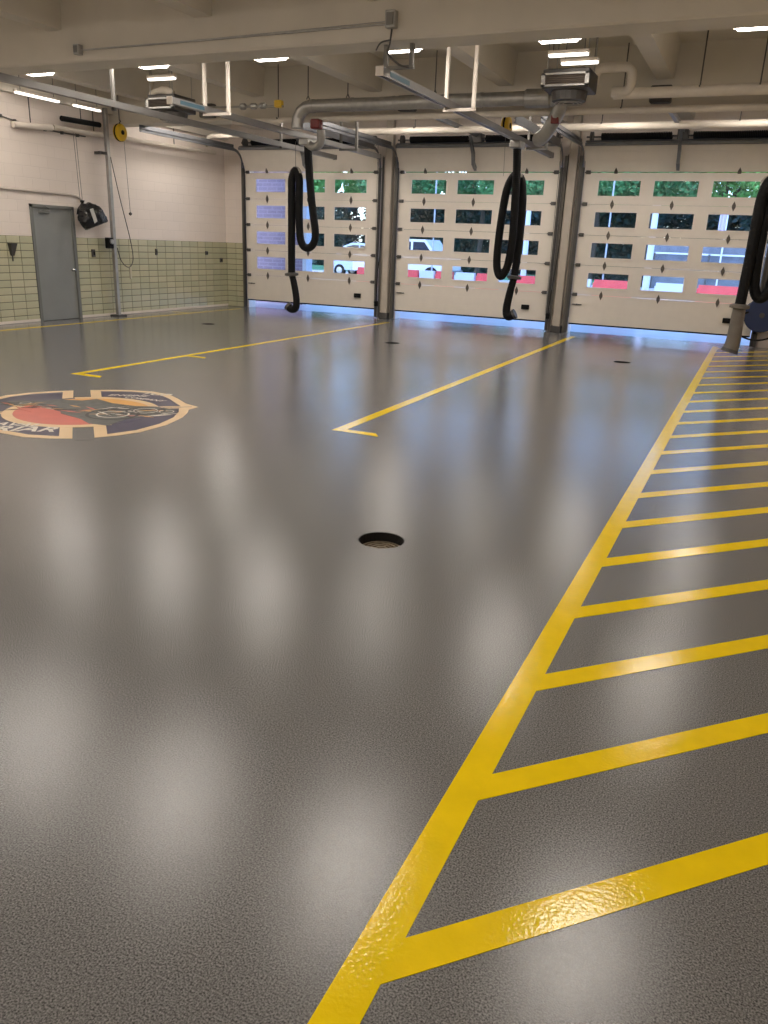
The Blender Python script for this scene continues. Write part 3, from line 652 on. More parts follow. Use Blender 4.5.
b = MB(); b.tube([(-3.86, 13.5, 3.97), (-3.84, 13.5, 3.97), (-3.46, 13.5, 3.96), (-3.44, 13.5, 3.96)], [0.12, 0.135, 0.135, 0.12], 20); b.build('coupling', GALV, dt, world=True)
P = catmull([(-3.45, 13.5, 3.95), (-3.30, 13.52, 3.90), (-3.36, 13.6, 3.72), (-3.55, 13.75, 3.48), (-3.70, 13.9, 3.42)], 6)
b = MB(); b.tube(P, 0.11, 16); b.build('flex_drop', GALV, dt, world=True, smooth=True)
b = MB(); b.cbox((-3.42, 13.5, 3.60), (-3.30, 13.62, 3.76), 0.01); b.build('damper_actuator', REDP, dt, world=True)
b = MB(); b.cbox((-7.80, 13.55, 3.62), (-7.62, 13.72, 3.78), 0.02); b.build('damper_actuator', REDP, dt, world=True)
P = catmull([(-8.02, 13.85, 3.42), (-7.85, 13.8, 3.34), (-7.68, 13.75, 3.42), (-7.66, 13.7, 3.62)], 6)
b = MB(); b.tube(P, 0.075, 12); b.build('flex_link', GALV, dt, world=True, smooth=True)

# gas valve train left of the duct
t = thing('gas_valve', (-8.5, 13.3, 3.95), 'small yellow handled valve on a grey pipe by the duct elbow', 'valve')
b = MB(); b.tube([(-10.3, 13.3, 3.99), (-8.2, 13.3, 3.95)], 0.02, 8); b.build('pipe', GALV, t, world=True)
for x in (-9.05, -8.82, -8.62):
    b = MB(); b.tube([(x-0.07, 13.3, 3.97), (x-0.04, 13.3, 3.97), (x+0.04, 13.3, 3.97), (x+0.07, 13.3, 3.97)], [0.03, 0.055, 0.055, 0.03], 10); b.build('fitting', GALV, t, world=True)
b = MB(); b.cbox((-8.36, 13.24, 3.93), (-8.22, 13.36, 4.05), 0.015); b.build('valve_handle', YPL, t, world=True)

# ================================================================ pipes
def pipe(name, pts, r, m, label, cat='pipe', group=None, clamps=(), bend=None):
    t = thing(name, pts[0], label, cat, group)
    b = MB(); b.tube(pts, r, 14); b.build('pipe_run', m, t, world=True, smooth=True)
    for p, top in clamps:
        b = MB(); b.tube([(p[0], p[1]-r-0.02, p[2]), (p[0], p[1]+r+0.02, p[2])], 0.012, 6); b.tube([p, (p[0], p[1], top)], 0.010, 6); b.build('pipe_clamp', STEELD, t, world=True)
    return t
pipe('insulated_pipe', [(-2.45, 13.30, 3.95), (0.0, 13.30, 3.95), (XR-0.01, 13.30, 3.95)], 0.075, PIPEW, 'thick cream insulated pipe before the second beam', group='cream insulated pipes', clamps=[((-1.25, 13.30, 4.0), SLAB), ((-0.46, 13.30, 4.0), SLAB)])
P = [(-2.47, 13.22, 3.96)] + [(-2.30, 13.22, 3.96)] + arc((-2.32, 13.22, 4.08), 0.12, -PI/2, 0, 4, 'xz') + arc((-2.32, 13.22, 4.17), 0.12, 0, PI/2, 5, 'xz') + arc((-2.62, 13.22, 4.17), 0.12, PI/2, PI, 5, 'xz') + [(-2.74, 13.22, 4.08)]
pipe('insulated_pipe', P, 0.068, PIPEW, 'cream insulated pipe loop rising beside the right unit heater', group='cream insulated pipes')
pipe('insulated_pipe', [(-9.6, 13.78, 3.80), (-3.0, 13.78, 3.80), (XR-0.01, 13.78, 3.78)], 0.05, PIPEW, 'slim cream pipe just below the galvanized duct', group='cream insulated pipes', clamps=[((-8.6, 13.78, 3.83), SLAB), ((-2.4, 13.78, 3.83), SLAB)])
pipe('insulated_pipe', [(-8.9, 16.5, 3.95), (XR-0.01, 16.5, 3.95)], 0.065, PIPEW, 'cream pipe running low between far beam and doors', group='cream insulated pipes', clamps=[((-7.0, 16.5, 4.0), SLAB), ((-3.2, 16.5, 4.0), SLAB), ((-0.8, 16.5, 4.0), SLAB)])
pipe('insulated_pipe', [(-11.2, 16.5, 3.93), (-12.1, 16.5, 3.93), (-12.2, 16.5, 3.90), (-12.23, 16.5, 3.82), (-12.23, 16.5, 3.70)], 0.05, PIPEW, 'short cream pipe turning down above the left door', group='cream insulated pipes')
pipe('wall_pipe', [(XL+0.09, 12.35, 3.58), (XL+0.09, 17.45, 3.68)], 0.045, PIPEW, 'beige pipe high along the left wall', clamps=[((XL+0.09, 13.4, 3.6), 4.02), ((XL+0.09, 15.9, 3.65), 4.02)])
pipe('wall_pipe', [(XL+0.10, 11.4, 3.50), (XL+0.10, 12.3, 3.56)], 0.055, WHITEP, 'short white pipe stub high on the left wall', clamps=[((XL+0.10, 11.8, 3.53), 4.02)])
pipe('black_pipe_wrap', [(XL+0.16, 12.5, 3.75), (XL+0.16, 13.5, 3.77)], 0.05, BLACK, 'black sleeved length of pipe above the hanging bundle', clamps=[((XL+0.16, 13.0, 3.76), 4.02)])
t = thing('wall_cable', (XL+0.03, 9.8, 3.8), 'dark cable looping along the top of the left wall', 'cable')
P = catmull([(XL+0.03, 9.6, 3.86), (XL+0.03, 10.6, 3.74), (XL+0.03, 11.3, 3.60), (XL+0.05, 12.2, 3.52), (XL+0.05, 13.2, 3.52)], 8)
b = MB(); b.tube(P, 0.012, 6); b.build('cable', STEELD, t, world=True)
b = MB()
for p in P[::3]: b.box((XL, p.y-0.02, p.z-0.025), (XL+0.05, p.y+0.02, p.z+0.025))
b.build('cable_clips', STEELD, t, world=True)

t = thing('wall_conduit', (XL+0.02, 11.0, 2.41), 'painted conduit running above the grey door to the black bundle', 'conduit')
b = MB(); b.tube([(XL+0.025, 8.0, 2.42), (XL+0.025, 12.6, 2.40)]+catmull([(XL+0.025, 12.7, 2.40), (XL+0.025, 12.9, 2.37), (XL+0.03, 13.02, 2.28), (XL+0.04, 13.06, 2.16)], 4), 0.022, 8); b.build('tube_run', mat('conduit_paint', (0.50, 0.44, 0.39), 0.5), t, world=True, smooth=True)

# conduit and boxes on the near beam
t = thing('beam_conduit', (-8.68, 9.03, 3.98), 'thin conduit with grey junction boxes along the nearest beam', 'conduit')
b = MB(); b.tube([(-8.68, 9.03, 3.985), (-6.5, 9.03, 3.99), (-4.2, 9.03, 4.005)], 0.011, 6); b.tube([(-8.30, 9.03, 3.985), (-6.5, 9.035, 4.0), (-4.2, 9.03, 4.03)], 0.005, 5); b.build('tube_run', GALV, t, world=True)
for (x, z, w_, h_) in ((-8.72, 3.985, 0.045, 0.06), (-4.16, 4.04, 0.06, 0.085)):
    b = MB(); b.cbox((x-w_, 8.96, z-h_), (x+w_, 9.05, z+h_), 0.006); jb = b.build('junction_box', GALV, t, world=True)
    b = MB(); b.cbox((x-w_*0.7, 8.95, z-h_*0.7), (x+w_*0.7, 8.962, z+h_*0.7), 0.003); b.build('cover', GREYS, jb, world=True)
b = MB(); b.tube(catmull([(-4.16, 9.02, 3.95), (-4.17, 9.0, 3.80), (-4.20, 9.02, 3.72), (-4.10, 9.1, 3.62), (-4.02, 9.2, 3.60)], 5), 0.011, 6); b.tube(catmull([(-4.17, 9.0, 3.84), (-4.28, 9.0, 3.82), (-4.36, 9.05, 3.76)], 4), 0.009, 6); b.build('drop_cord', STEELD, t, world=True)

# ================================================================ unit heaters
def heater(x, y, z, wd, label):
    t = thing('unit_heater', (x, y, z), label, 'heater', 'ceiling unit heaters')
    h, dp = 0.17, 0.62; b = MB()
    fr = 0.035
    for (x0, x1, z0, z1) in ((-wd, -wd+fr*1.6, 0, h), (wd-fr*1.6, wd, 0, h), (-wd, wd, 0, fr*0.7), (-wd, wd, h-fr*0.7, h)): b.box((x0, -0.03, z0), (x1, 0.02, z1))
    b.build('front_frame', GALV, t)
    b = MB(); b.cbox((-wd+0.01, 0.02, -0.02), (wd-0.01, dp, h+0.06), 0.01); b.build('cabinet', STEELD, t)
    for k in range(5):
        b = MB(); zz = 0.03+0.024*k; b.add([(-wd+0.05, -0.015, zz), (wd-0.05, -0.015, zz), (wd-0.05, 0.015, zz+0.02), (-wd+0.05, 0.015, zz+0.02), (-wd+0.05, -0.015, zz+0.003), (wd-0.05, -0.015, zz+0.003), (wd-0.05, 0.015, zz+0.023), (-wd+0.05, 0.015, zz+0.023)], [(0, 1, 2, 3), (7, 6, 5, 4), (0, 4, 5, 1), (1, 5, 6, 2), (2, 6, 7, 3), (3, 7, 4, 0)])
        b.build('louver', mat('heater_louver', (0.20, 0.16, 0.13), 0.5), t)
    b = MB(); b.lathe([(0.26, 0.0), (0.24, -0.12), (0.10, -0.14), (0.0, -0.14)], (0, dp*0.55, -0.02), 'z', 20); sh = b.build('fan_shroud', STEELD, t)
    for rr_ in (0.08, 0.14, 0.20):
        b = MB(); b.tube(arc((0, dp*0.55, -0.165), rr_, 0, 2*PI, 20, 'xy'), 0.005, 5, cap=False); b.build('guard_ring', GALV, sh)
    for sx in (-1, 1):
        for yy in (0.04, dp-0.05):
            b = MB(); b.tube([(sx*(wd-0.06), yy, h), (sx*(wd-0.06), yy, SLAB-z)], 0.007, 6); b.build('hanger_rod', GALV, t)
    return t
heater(-2.94, 12.2, 3.885, 0.335, 'unit heater with louvered front beside the cream pipe loop')
hl = heater(-10.02, 12.2, 3.80, 0.30, 'unit heater with a white wrapped pipe on top, near the left wall')
b = MB(); b.tube(catmull([(-0.32, 0.15, 0.24), (-0.20, 0.15, 0.30), (0.02, 0.15, 0.30), (0.14, 0.18, 0.24)], 5), [0.05]*8+[0.07]*8, 12); b.build('wrapped_pipe', PIPEW, hl, smooth=True)

# ================================================================ left wall fittings
t = thing('steel_wall_post', (XL+0.18, 13.65, 0), 'tall slim grey steel post standing at the tiled wall', 'post')
b = MB(); b.cbox((XL+0.14, 13.61, 0.012), (XL+0.22, 13.69, 4.1), 0.006); b.build('upright', GALV, t, world=True)
b = MB(); b.cbox((XL+0.06, 13.52, 0.0), (XL+0.30, 13.78, 0.03), 0.004); b.build('base_plate', STEELD, t, world=True)
b = MB(); b.box((XL, 13.46, 3.23), (XL+0.2, 13.52, 3.28)); b.box((XL+0.14, 13.42, 3.23), (XL+0.2, 13.65, 3.28)); b.build('wall_bracket', STEELD, t, world=True)
b = MB(); b.cbox((XL+0.10, 13.46, 1.40), (XL+0.22, 13.62, 1.62), 0.02); sw = b.build('control_box', BLACK, t, world=True)
b = MB(); b.lathe([(0.05, 0), (0.05, 0.03), (0.0, 0.035)], (XL+0.22, 13.54, 1.54), 'x', 14); b.build('dial', GALV, sw, world=True)

bal = balancer((XL+0.30, 13.92, 3.68), 'yellow balancer reel hanging at the top of the grey post')
b = MB(); b.tube([(0, 0, 0.24), (0, 0, SLAB-3.68)], 0.008, 5); b.build('suspension_rod', STEELD, bal)
b = MB(); b.tube([(0, 0.10, -0.10), (0.0, 0.16, -1.55)], 0.004, 5); b.lathe([(0.0, -1.60), (0.03, -1.58), (0.035, -1.55), (0.0, -1.52)], (0, 0.16, 0), 'z', 10); b.build('pull_wire', STEELD, bal)
t = thing('pendant_cord', (XL+0.25, 14.10, 1.05), 'thin cord looping from the grey post over the tiles', 'cord')
P = catmull([(XL+0.22, 13.68, 3.2), (XL+0.25, 13.85, 2.4), (XL+0.25, 14.08, 1.6), (XL+0.25, 14.13, 1.18), (XL+0.25, 13.98, 1.02), (XL+0.24, 13.78, 1.15), (XL+0.22, 13.70, 1.42)], 8)
b = MB(); b.tube(P, 0.009, 6); b.build('cord', STEELD, t, world=True)
b = MB(); b.cbox((XL+0.23, 14.00, 0.78), (XL+0.27, 14.05, 1.02), 0.006); b.build('pendant_grip', mat('cream_grip', (0.5, 0.46, 0.34), 0.5), t, world=True)

# black plastic wrapped bundle
bm = bmesh.new(); bmesh.ops.create_icosphere(bm, subdivisions=4, radius=1)
rb = random.Random(11); dirs = [(Vector((rb.gauss(0, 1), rb.gauss(0, 1), rb.gauss(0, 1))).normalized(), rb.uniform(0.72, 1.0)) for _ in range(26)]
for v in bm.verts:
    d0 = v.co.normalized(); m_ = 1.15
    for n_, k_ in dirs:
        dd = d0.dot(n_)
        if dd > 0.2: m_ = min(m_, k_/dd)
    m_ *= 1 + 0.03*math.sin(23*d0.y+9*d0.z)*math.cos(17*d0.z)
    v.co = Vector((d0.x*m_*0.26, d0.y*m_*0.37, d0.z*m_*0.26))
me = bpy.data.meshes.new('bundle'); bm.to_mesh(me); bm.free(); me.materials.append(BLACKG)
bag = thing('black_bundle', (XL+0.29, 12.97, 2.02), 'black plastic wrapped bundle hanging on the wall beside the grey door', 'bundle')
inst(me, 'wrapped_body', bag, (0, 0, 0))
b = MB()
b.lathe([(0.13, 0.02), (0.11, 0.12), (0.05, 0.20), (0.025, 0.24), (0.05, 0.29), (0.0, 0.27)], (-0.1, -0.14, 0), 'z', 9); b.build('knot', BLACKG, bag)
for yy in (-0.17, -0.11):
    b = MB(); b.tube([(-0.12, yy, 0.25), (-0.18, yy+0.02, 1.52)], 0.005, 5); b.build('hanging_string', ROPE, bag)
b = MB(); b.add([(0.20, -0.26, 0.12), (0.23, -0.20, 0.14), (0.26, -0.14, -0.10), (0.24, -0.20, -0.14), (0.205, -0.26, 0.125), (0.235, -0.20, 0.145), (0.265, -0.14, -0.095), (0.245, -0.20, -0.135)], [(0, 1, 2, 3), (7, 6, 5, 4), (0, 4, 5, 1), (1, 5, 6, 2), (2, 6, 7, 3), (3, 7, 4, 0)]); b.build('tape_strip', mat('silver_tape', (0.5, 0.5, 0.48), 0.3), bag)

def outlet(y, z, w_, h_, m, name, label, cat='outlet'):
    t = thing(name, (XL+0.018, y, z), label, cat)
    b = MB(); b.cbox((0, -w_, -h_), (0.035, w_, h_), 0.006); pl_ = b.build('plate', m, t)
    b = MB(); b.cbox((0.034, -w_*0.45, -h_*0.5), (0.045, w_*0.45, h_*0.5), 0.003); b.build('socket', BLACK, t)
    return t
outlet(13.19, 1.30, 0.045, 0.075, STEELD, 'wall_outlet', 'dark outlet on the tiles between grey door and post')
outlet(15.16, 1.34, 0.03, 0.07, STEELD, 'wall_outlet', 'narrow dark outlet alone on the tiles right of the post')
outlet(17.05, 1.33, 0.045, 0.045, STEELD, 'wall_outlet', 'small square black outlet near the far corner, upper one')
outlet(17.66, 1.16, 0.05, 0.055, STEELD, 'wall_outlet', 'small dark outlet right at the corner, lower one')
t = thing('wall_holder', (XL+0.02, 11.13, 1.30), 'dark tapered holder on the tiles left of the grey door', 'holder')
b = MB(); b.add([(0, -0.07, 0.16), (0, 0.07, 0.16), (0.10, 0.07, 0.16), (0.10, -0.07, 0.16), (0, -0.03, -0.06), (0, 0.03, -0.06), (0.04, 0.03, -0.06), (0.04, -0.03, -0.06)], [(3, 2, 1, 0), (4, 5, 6, 7), (0, 1, 5, 4), (1, 2, 6, 5), (2, 3, 7, 6), (3, 0, 4, 7)]); b.build('cup', STEELD, t)
b = MB(); b.tube([(0.02, 0, -0.05), (0.02, 0.0, -0.16)], 0.012, 6); b.build('stem', STEELD, t)

# hose reel on the wall right of the right door
t = thing('hose_reel', (0.14, D-0.30, 0.66), 'dark blue hose reel with black hose beside the right door', 'hose reel')
b = MB()
for yy in (-0.10, 0.10): b.lathe([(0.0, yy-0.008), (0.31, yy-0.008), (0.33, yy), (0.31, yy+0.008), (0.0, yy+0.008)], (0, 0, 0), 'y', 28)
b.build('side_disc', BLUEP, t)
b = MB(); P = []
for k in range(160): a = k*2*PI/16; P.append((0.25*math.cos(a), -0.08+0.16*((k/16) % 1), 0.25*math.sin(a)))
b.tube(P, 0.022, 6); b.build('wound_hose', BLACK, t)
b = MB(); b.tube(catmull([(-0.25, -0.12, 0.05), (-0.42, -0.14, -0.05), (-0.44, -0.14, -0.25), (-0.30, -0.14, -0.42), (-0.05, -0.14, -0.48), (0.2, -0.14, -0.42), (0.4, -0.14, -0.25)], 8), 0.017, 8); b.build('hanging_loop', BLACK, t)
b = MB(); b.box((-0.05, 0.10, -0.35), (0.05, 0.30, 0.35)); b.lathe([(0.05, -0.14), (0.05, 0.12)], (0, 0, 0), 'y', 14); b.build('wall_mount', STEELD, t)

# ================================================================ floor drains
DL = ['round open floor drain in the near foreground', 'floor drain far off before the middle door', 'floor drain far off before the right door', 'floor drain far off near the tiled wall']
for (dx, dy), lb in zip(DRAINS, DL):
    t = thing('floor_drain', (dx, dy, -0.10), lb, 'drain', 'floor drains')
    b = MB(); n = 32
    vs = []; 
    for (r, z) in ((DR+0.001, 0.1), (DR-0.006, 0.098), (DR-0.008, 0.0)):
        vs += [(r*math.cos(2*PI*k/n), r*math.sin(2*PI*k/n), z) for k in range(n)]
    b.add(vs, [(i*n+k, i*n+(k+1) % n, (i+1)*n+(k+1) % n, (i+1)*n+k) for i in range(2) for k in range(n)]); b.build('sump_wall', IRON, t)
    b = MB(); b.lathe([(0.0, 0.0), (DR-0.006, 0.0), (DR-0.006, -0.01), (0.0, -0.01)], (0, 0, 0), 'z', 32); b.build('sump_base', IRON, t)
    for r in (0.035, 0.065, 0.095, 0.122):
        b = MB(); vs = []
        for (rr_, z) in ((r-0.008, 0.045), (r+0.008, 0.045), (r+0.008, 0.03), (r-0.008, 0.03)): vs += [(rr_*math.cos(2*PI*k/28), rr_*math.sin(2*PI*k/28), z) for k in range(28)]
        b.add(vs, [(i*28+k, i*28+(k+1) % 28, ((i+1) % 4)*28+(k+1) % 28, ((i+1) % 4)*28+k) for i in range(4) for k in range(28)]); b.build('grate_ring', IRONB, t)
    for k in range(4):
        a = PI*k/4; ca, sa = math.cos(a), math.sin(a); L_ = DR-0.008
        b = MB(); b.add([(ca*s*L_-sa*c*0.007, sa*s*L_+ca*c*0.007, z) for z in (0.028, 0.042) for s, c in ((-1, -1), (1, -1), (1, 1), (-1, 1))], [(3, 2, 1, 0), (4, 5, 6, 7), (0, 1, 5, 4), (1, 2, 6, 5), (2, 3, 7, 6), (3, 0, 4, 7)]); b.build('grate_bar', IRONB, t)

# ================================================================ outdoors
APR = mat('apron_concrete', (0.50, 0.50, 0.50), 0.28, var=0.10, vscale=0.8)
ROAD = mat('asphalt', (0.42, 0.44, 0.44), 0.6, var=0.1, vscale=2)
GRASS = mat('lawn', (0.14, 0.36, 0.16), 0.9, var=0.25, vscale=1.5)
o = MB().box((-40, D+0.3, -0.25), (25, 33.5, -0.015)).build('trim_1', APR); tag(o, 'pale wet concrete apron outside the doors', kind='structure')
o = MB().box((-70, 33.5, -0.25), (45, 43.0, -0.03)).build('trim_2', ROAD); tag(o, 'grey asphalt street beyond the apron', kind='structure')
o = MB().box((-90, 43.0, -0.25), (60, 90.0, 0.06)).build('trim_3', GRASS); tag(o, 'green lawn across the street', kind='structure')
o = MB().box((-70, 42.7, -0.1), (45, 43.0, 0.14)).build('trim_4', APR); tag(o, 'pale kerb at the far side of the street', kind='structure')

# brick neighbour
t = thing('brick_building', (-16, 20.5, 0), 'mauve brick wing of a building seen through the left door', 'building')
b = MB(); b.box((-24, 20.0, -0.02), (-11.70, 20.30, 7.5)); b.build('wall', BRICKM, t, world=True)
b = MB(); b.box((-11.70, 19.97, -0.02), (-11.58, 20.30, 7.5)); b.build('corner_trim', mat('pale_trim', (0.62, 0.63, 0.66), 0.6), t, world=True)
b = MB(); b.box((-24.2, 19.8, 7.5), (-11.4, 20.5, 7.75)); b.build('roof_edge', mat('pale_trim', (0.62, 0.63, 0.66), 0.6), t, world=True)

# barriers
BRED = mat('barrier_red', (0.92, 0.10, 0.09), 0.45, var=0.08); BWHT = mat('barrier_white', (0.72, 0.74, 0.78), 0.5)
def barrier_mesh(m, hl):
    b = MB(); b.prism([(-0.25, 0.0), (-0.25, 0.10), (-0.12, 0.30), (-0.08, 0.76), (0.08, 0.76), (0.12, 0.30), (0.25, 0.10), (0.25, 0.0)], 'x', -hl+0.06, hl-0.02)
    b.box((-hl+0.01, -0.05, 0.15), (-hl+0.06, 0.05, 0.64)); return b
bx = [(-15.35, 1.3, 1, 'left door, its right column'), (-13.65, 1.1, 1, 'middle door, leftmost'), (-12.72, 0.70, 0, 'middle door, between two reds'), (-11.95, 0.80, 1, 'middle door, left of centre'), (-11.05, 0.9, 0, 'middle door, centre'),
      (-10.1, 0.95, 1, 'middle door, right of centre'), (-8.35, 1.35, 1, 'middle door, its right window'), (-6.5, 1.2, 0, 'right door, leftmost'), (-5.1, 1.5, 1, 'right door, its left window'), (-2.85, 1.45, 0, 'right door, its centre window'), (-1.3, 1.55, 1, 'right door, its right window'), (0.5, 1.5, 1, 'right door, far right')]
for x, ln, red, where in bx:
    t = thing('road_barrier', (x, 32.0, -0.015), ('red' if red else 'white')+' plastic road barrier seen through the '+where, 'barrier', 'road barriers across the apron')
    barrier_mesh(BRED if red else BWHT, ln/2).build('barrier_body', BRED if red else BWHT, t)
    for sx in (-1, 1):
        b = MB(); b.box((sx*ln*0.27-0.12, -0.262, 0.0), (sx*ln*0.27+0.12, -0.20, 0.085)); b.build('fork_slot', BLACK, t)

# vehicles
def wheel(parent, x, y, r):
    b = MB(); b.lathe([(0.0, -0.11), (r*0.6, -0.11), (r*0.95, -0.10), (r, -0.06), (r, 0.06), (r*0.95, 0.10), (0.0, 0.10)], (x, y, r), 'y', 20); w_ = b.build('wheel', BLACK, parent)
    b = MB(); b.lathe([(0.0, -0.125), (r*0.4, -0.12), (r*0.58, -0.108), (r*0.58, -0.10)], (x, y, r), 'y', 14); b.build('hubcap', GALV, w_)
def vehicle(name, loc, paint_m, prof, glass, wx, wr, wid, label, cat):
    t = thing(name, loc, label, cat)
    b = MB(); b.prism(prof, 'y', -wid/2, wid/2); b.build('body', paint_m, t)
    for g_ in glass:
        for sy in (-1, 1):
            b = MB(); b.prism(g_, 'y', sy*wid/2-0.006, sy*wid/2+0.006); b.build('side_window', mat('car_glass', (0.03, 0.04, 0.05), 0.08), t)
    for x in wx:
        for sy in (-1, 1): wheel(t, x, sy*(wid/2-0.08), wr)
    return t
WCAR = mat('white_car_paint', (0.80, 0.80, 0.80), 0.25)
tk = vehicle('pickup_truck', (-16.35, 38.5, -0.03), WCAR, [(-2.7, 0.45), (-2.7, 1.25), (-0.55, 1.28), (-0.5, 1.85), (-0.25, 2.05), (1.25, 2.05), (1.70, 1.52), (2.30, 1.38), (2.45, 1.18), (2.5, 0.5)],
        [[(-0.35, 1.35), (-0.3, 1.80), (-0.15, 1.93), (0.48, 1.93), (0.48, 1.35)], [(0.60, 1.35), (0.60, 1.93), (1.18, 1.93), (1.58, 1.45)]], (-1.7, 1.6), 0.40, 1.9, 'white pickup truck parked across the street, seen through the middle door', 'truck')
b = MB(); b.cbox((-2.78, -0.95, 0.45), (-2.68, 0.95, 0.62), 0.02); b.cbox((2.46, -0.95, 0.45), (2.60, 0.95, 0.65), 0.02); b.build('bumper', GALV, tk)
b = MB()
for sy in (-1, 1): b.cbox((2.30, sy*0.75-0.12, 0.85), (2.50, sy*0.75+0.12, 1.05), 0.02)
b.build('headlight', CHROME, tk)
cr = vehicle('parked_car', (-19.6, 40.6, -0.03), mat('pale_blue_car_paint', (0.50, 0.58, 0.72), 0.25), [(-2.1, 0.35), (-2.15, 0.9), (-1.7, 1.05), (-1.1, 1.60), (-0.6, 1.78), (0.45, 1.75), (1.15, 1.15), (2.0, 0.95), (2.1, 0.4)],
        [[(-1.25, 1.15), (-0.9, 1.58), (-0.55, 1.66), (-0.2, 1.66), (-0.2, 1.15)], [(-0.12, 1.15), (-0.12, 1.66), (0.35, 1.64), (0.85, 1.15)]], (-1.35, 1.3), 0.33, 1.75, 'pale blue car parked across the street, seen through the left door', 'car')
b = MB(); b.cbox((-2.22, -0.8, 0.35), (-2.10, 0.8, 0.55), 0.02); b.cbox((2.05, -0.8, 0.35), (2.18, 0.8, 0.55), 0.02); b.build('bumper', mat('pale_blue_car_paint', (0.5, 0.58, 0.72)), cr)

# poles
def pole(x, y, h, r, m, label, arm=True):
    t = thing('street_pole', (x, y, -0.03), label, 'pole', 'street poles')
    b = MB(); b.tube([(0, 0, 0), (0, 0, h)], [r, r*0.8], 12); b.build('shaft', m, t)
    b = MB(); b.lathe([(r*2, 0.0), (r*2, 0.12), (r*1.2, 0.2)], (0, 0, 0), 'z', 12); b.build('base', m, t)
    if not arm:
        b = MB(); b.lathe([(r*1.1, h), (r*1.1, h+0.05), (0.0, h+0.09)], (0, 0, 0), 'z', 12); b.build('cap', m, t); return
    b = MB(); b.tube([(0, 0, h-0.3), (0.4, 0, h-0.1), (1.1, 0, h)], r*0.4, 8); b.cbox((0.9, -0.12, h-0.05), (1.5, 0.12, h+0.08), 0.03); b.build('lamp_arm', m, t)
PW = mat('white_pole_paint', (0.78, 0.80, 0.84), 0.5)
pole(-8.94, 33.2, 3.35, 0.125, PW, 'thick white post seen through the middle door, right window', False)
pole(-13.0, 33.2, 6.5, 0.035, mat('grey_pole', (0.5, 0.52, 0.55), 0.5), 'thin grey pole seen through the middle door, left window')
pole(-5.70, 33.2, 6.5, 0.035, mat('grey_pole', (0.5, 0.52, 0.55), 0.5), 'thin grey pole seen through the right door, left window')
pole(-4.03, 33.2, 3.5, 0.14, PW, 'thick white post seen through the right door, centre window', False)
t = thing('flag_pole', (-1.95, 43.6, 0.05), 'flag hanging from a pole seen through the right door', 'flag')
b = MB(); b.tube([(0, 0, 0), (0, 0, 4.4)], 0.04, 8); b.build('staff', PW, t)
b = MB(); n = 10
vs = [(-0.05-0.30*k/n, 0.05*math.sin(k*1.3)+dy, z) for dy in (0, 0.012) for z in (2.9, 3.9) for k in range(n+1)]; m1 = n+1
vs = [(x, y, z-(0.35*(-x))) for x, y, z in vs]
fs = [(k, k+1, m1+k+1, m1+k) for k in range(n)] + [(2*m1+k, 3*m1+k, 3*m1+k+1, 2*m1+k+1) for k in range(n)]
b.add(vs, fs); b.build('flag', mat('flag_cloth', (0.62, 0.55, 0.75), 0.8), t)

# low grey building right
t = thing('grey_low_wall', (-1.0, 44, 0.06), 'long dark grey wall with a pale rail seen through the right door', 'wall')
b = MB(); b.box((-5.2, 44.1, 0.06), (6, 44.4, 2.45)); b.build('wall_body', mat('grey_block', (0.17, 0.18, 0.21), 0.8, var=0.15, vscale=3), t, world=True)
b = MB(); b.box((-5.2, 43.8, 1.80), (6, 43.85, 1.88)); b.build('rail', BWHT, t, world=True)
for x in (-5.1, -2.5, 0, 2.5, 5):
    b = MB(); b.box((x-0.05, 43.8, 0.06), (x+0.05, 43.88, 1.86)); b.build('rail_post', STEELD, t, world=True)

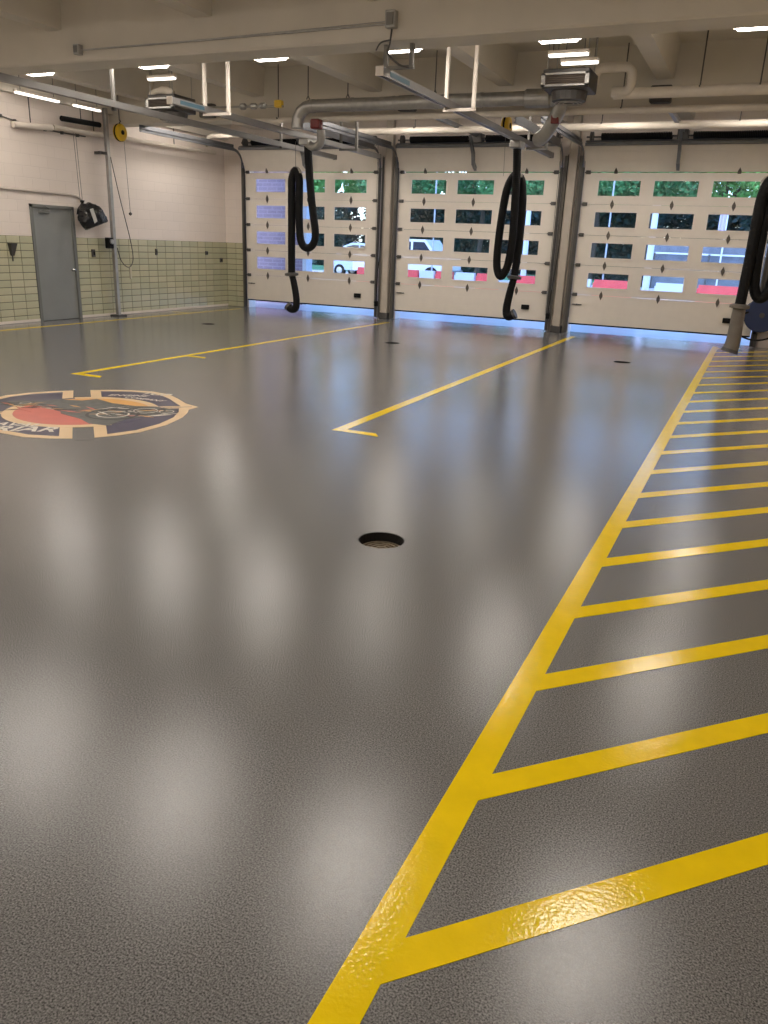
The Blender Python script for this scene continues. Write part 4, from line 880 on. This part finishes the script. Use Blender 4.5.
# trees and hedges
LEAFS = [mat('leaf_bright', (0.16, 0.42, 0.11), 0.6, var=0.35, vscale=2.0), mat('leaf_mid', (0.09, 0.28, 0.10), 0.6, var=0.35, vscale=2.0), mat('leaf_dark', (0.026, 0.062, 0.055), 0.7, var=0.4, vscale=1.5)]
BARK = mat('bark', (0.07, 0.055, 0.045), 0.9, var=0.2)
def leaves(c, r, n, size, seed, boxy=False):
    R0 = random.Random(seed); b = MB()
    lob = [(Vector((R0.uniform(-0.6, 0.6), R0.uniform(-0.6, 0.6), R0.uniform(-0.65, 0.65))), R0.uniform(0.28, 0.42)) for _ in range(22)]
    for _ in range(n):
        if boxy:
            q_ = Vector((R0.uniform(-1, 1), R0.choice((-1, 1))*R0.uniform(0.3, 1), R0.uniform(-1, 1))); top = 0.88 + 0.08*math.sin(q_.x*5+seed) + 0.04*math.sin(q_.x*13)
            if q_.z > top: q_.z = top*R0.uniform(0.85, 1)
        else:
            lc, lr = lob[R0.randrange(22)]; dv = Vector((R0.gauss(0, 1), R0.gauss(0, 1), R0.gauss(0, 1))).normalized()*R0.uniform(0.75, 1.0); q_ = lc + dv*lr
            if q_.length > 0.98: q_ = q_*(0.98/q_.length)
        p = Vector(c) + Vector((q_.x*r[0], q_.y*r[1], q_.z*r[2]))
        a = Vector((R0.gauss(0, 1), R0.gauss(0, 1), R0.gauss(0, 0.5))).normalized(); e = a.cross(Vector((R0.gauss(0, 1), R0.gauss(0, 1), R0.gauss(0, 1)))).normalized(); s_ = size*R0.uniform(0.6, 1.3)
        b.add([p-a*s_, p+e*s_*0.5, p+a*s_, p-e*s_*0.5], [(0, 1, 2, 3)])
    return b
def tree(x, y, h0, r, li, n, label, seed, name='street_tree', cat='tree', group='trees across the street'):
    t = thing(name, (x, y, 0.05), label, cat, group); hedge = name != 'street_tree'
    leaves((0, 0, h0), r, n, 0.26 if hedge else 0.14, seed, hedge).build('foliage' if hedge else 'crown', LEAFS[li], t)
    R0 = random.Random(seed+1)
    b = MB(); b.tube([(0, 0, 0), (0.1, 0, h0*0.5), (0, 0.1, h0+r[2]*0.3)], [0.20, 0.15, 0.05], 8)
    for k in range(5):
        a = R0.uniform(0, 2*PI); b.tube([(0.08, 0, h0*0.6), (math.cos(a)*r[0]*0.5, math.sin(a)*r[1]*0.5, h0+0.3*r[2])], [0.08, 0.03], 6)
    b.build('trunk', BARK, t)
TR = [(-27.6, 46.5, 0, 'bright green tree beside the brick wing, left door'), (-24.0, 51, 0, 'bright green tree in the right column of the left door'), (-20.4, 46.5, 1, 'mid green tree behind the post left of the middle door'), (-16.8, 51, 1, 'mid green tree behind the white pickup truck'),
      (-13.2, 46.5, 1, 'mid green tree in the middle door, left of centre'), (-9.6, 51, 1, 'mid green tree behind the middle hanging hose'), (-6.0, 46.5, 1, 'mid green tree in the left column of the right door'), (-2.6, 51, 0, 'bright green tree in the centre of the right door'), (1.2, 46.8, 0, 'bright green tree at the right end of the right door')]
for i, (x, y, li, lb) in enumerate(TR): tree(x, y, 6.2 if y < 50 else 6.5, (3.35, 2.0, 2.5), li, 15000, lb, 40+i)
HB = [(-31.5, 'behind the brick wing'), (-26.0, 'behind the parked car'), (-20.5, 'left of the white pickup truck'), (-15.0, 'in the middle door, centre'), (-9.5, 'behind the thick white pole, middle door'), (-4.0, 'in the right door, left half'), (1.5, 'in the right door, right half')]
for i, (x, lb) in enumerate(HB): tree(x, 56.0 + 4.0*(i % 2), 2.6, (3.1, 1.3, 2.7), 2, 7000, 'dark dense hedge mass ' + lb, 80+i, 'dark_hedge', 'hedge', 'dark hedges behind the trees')
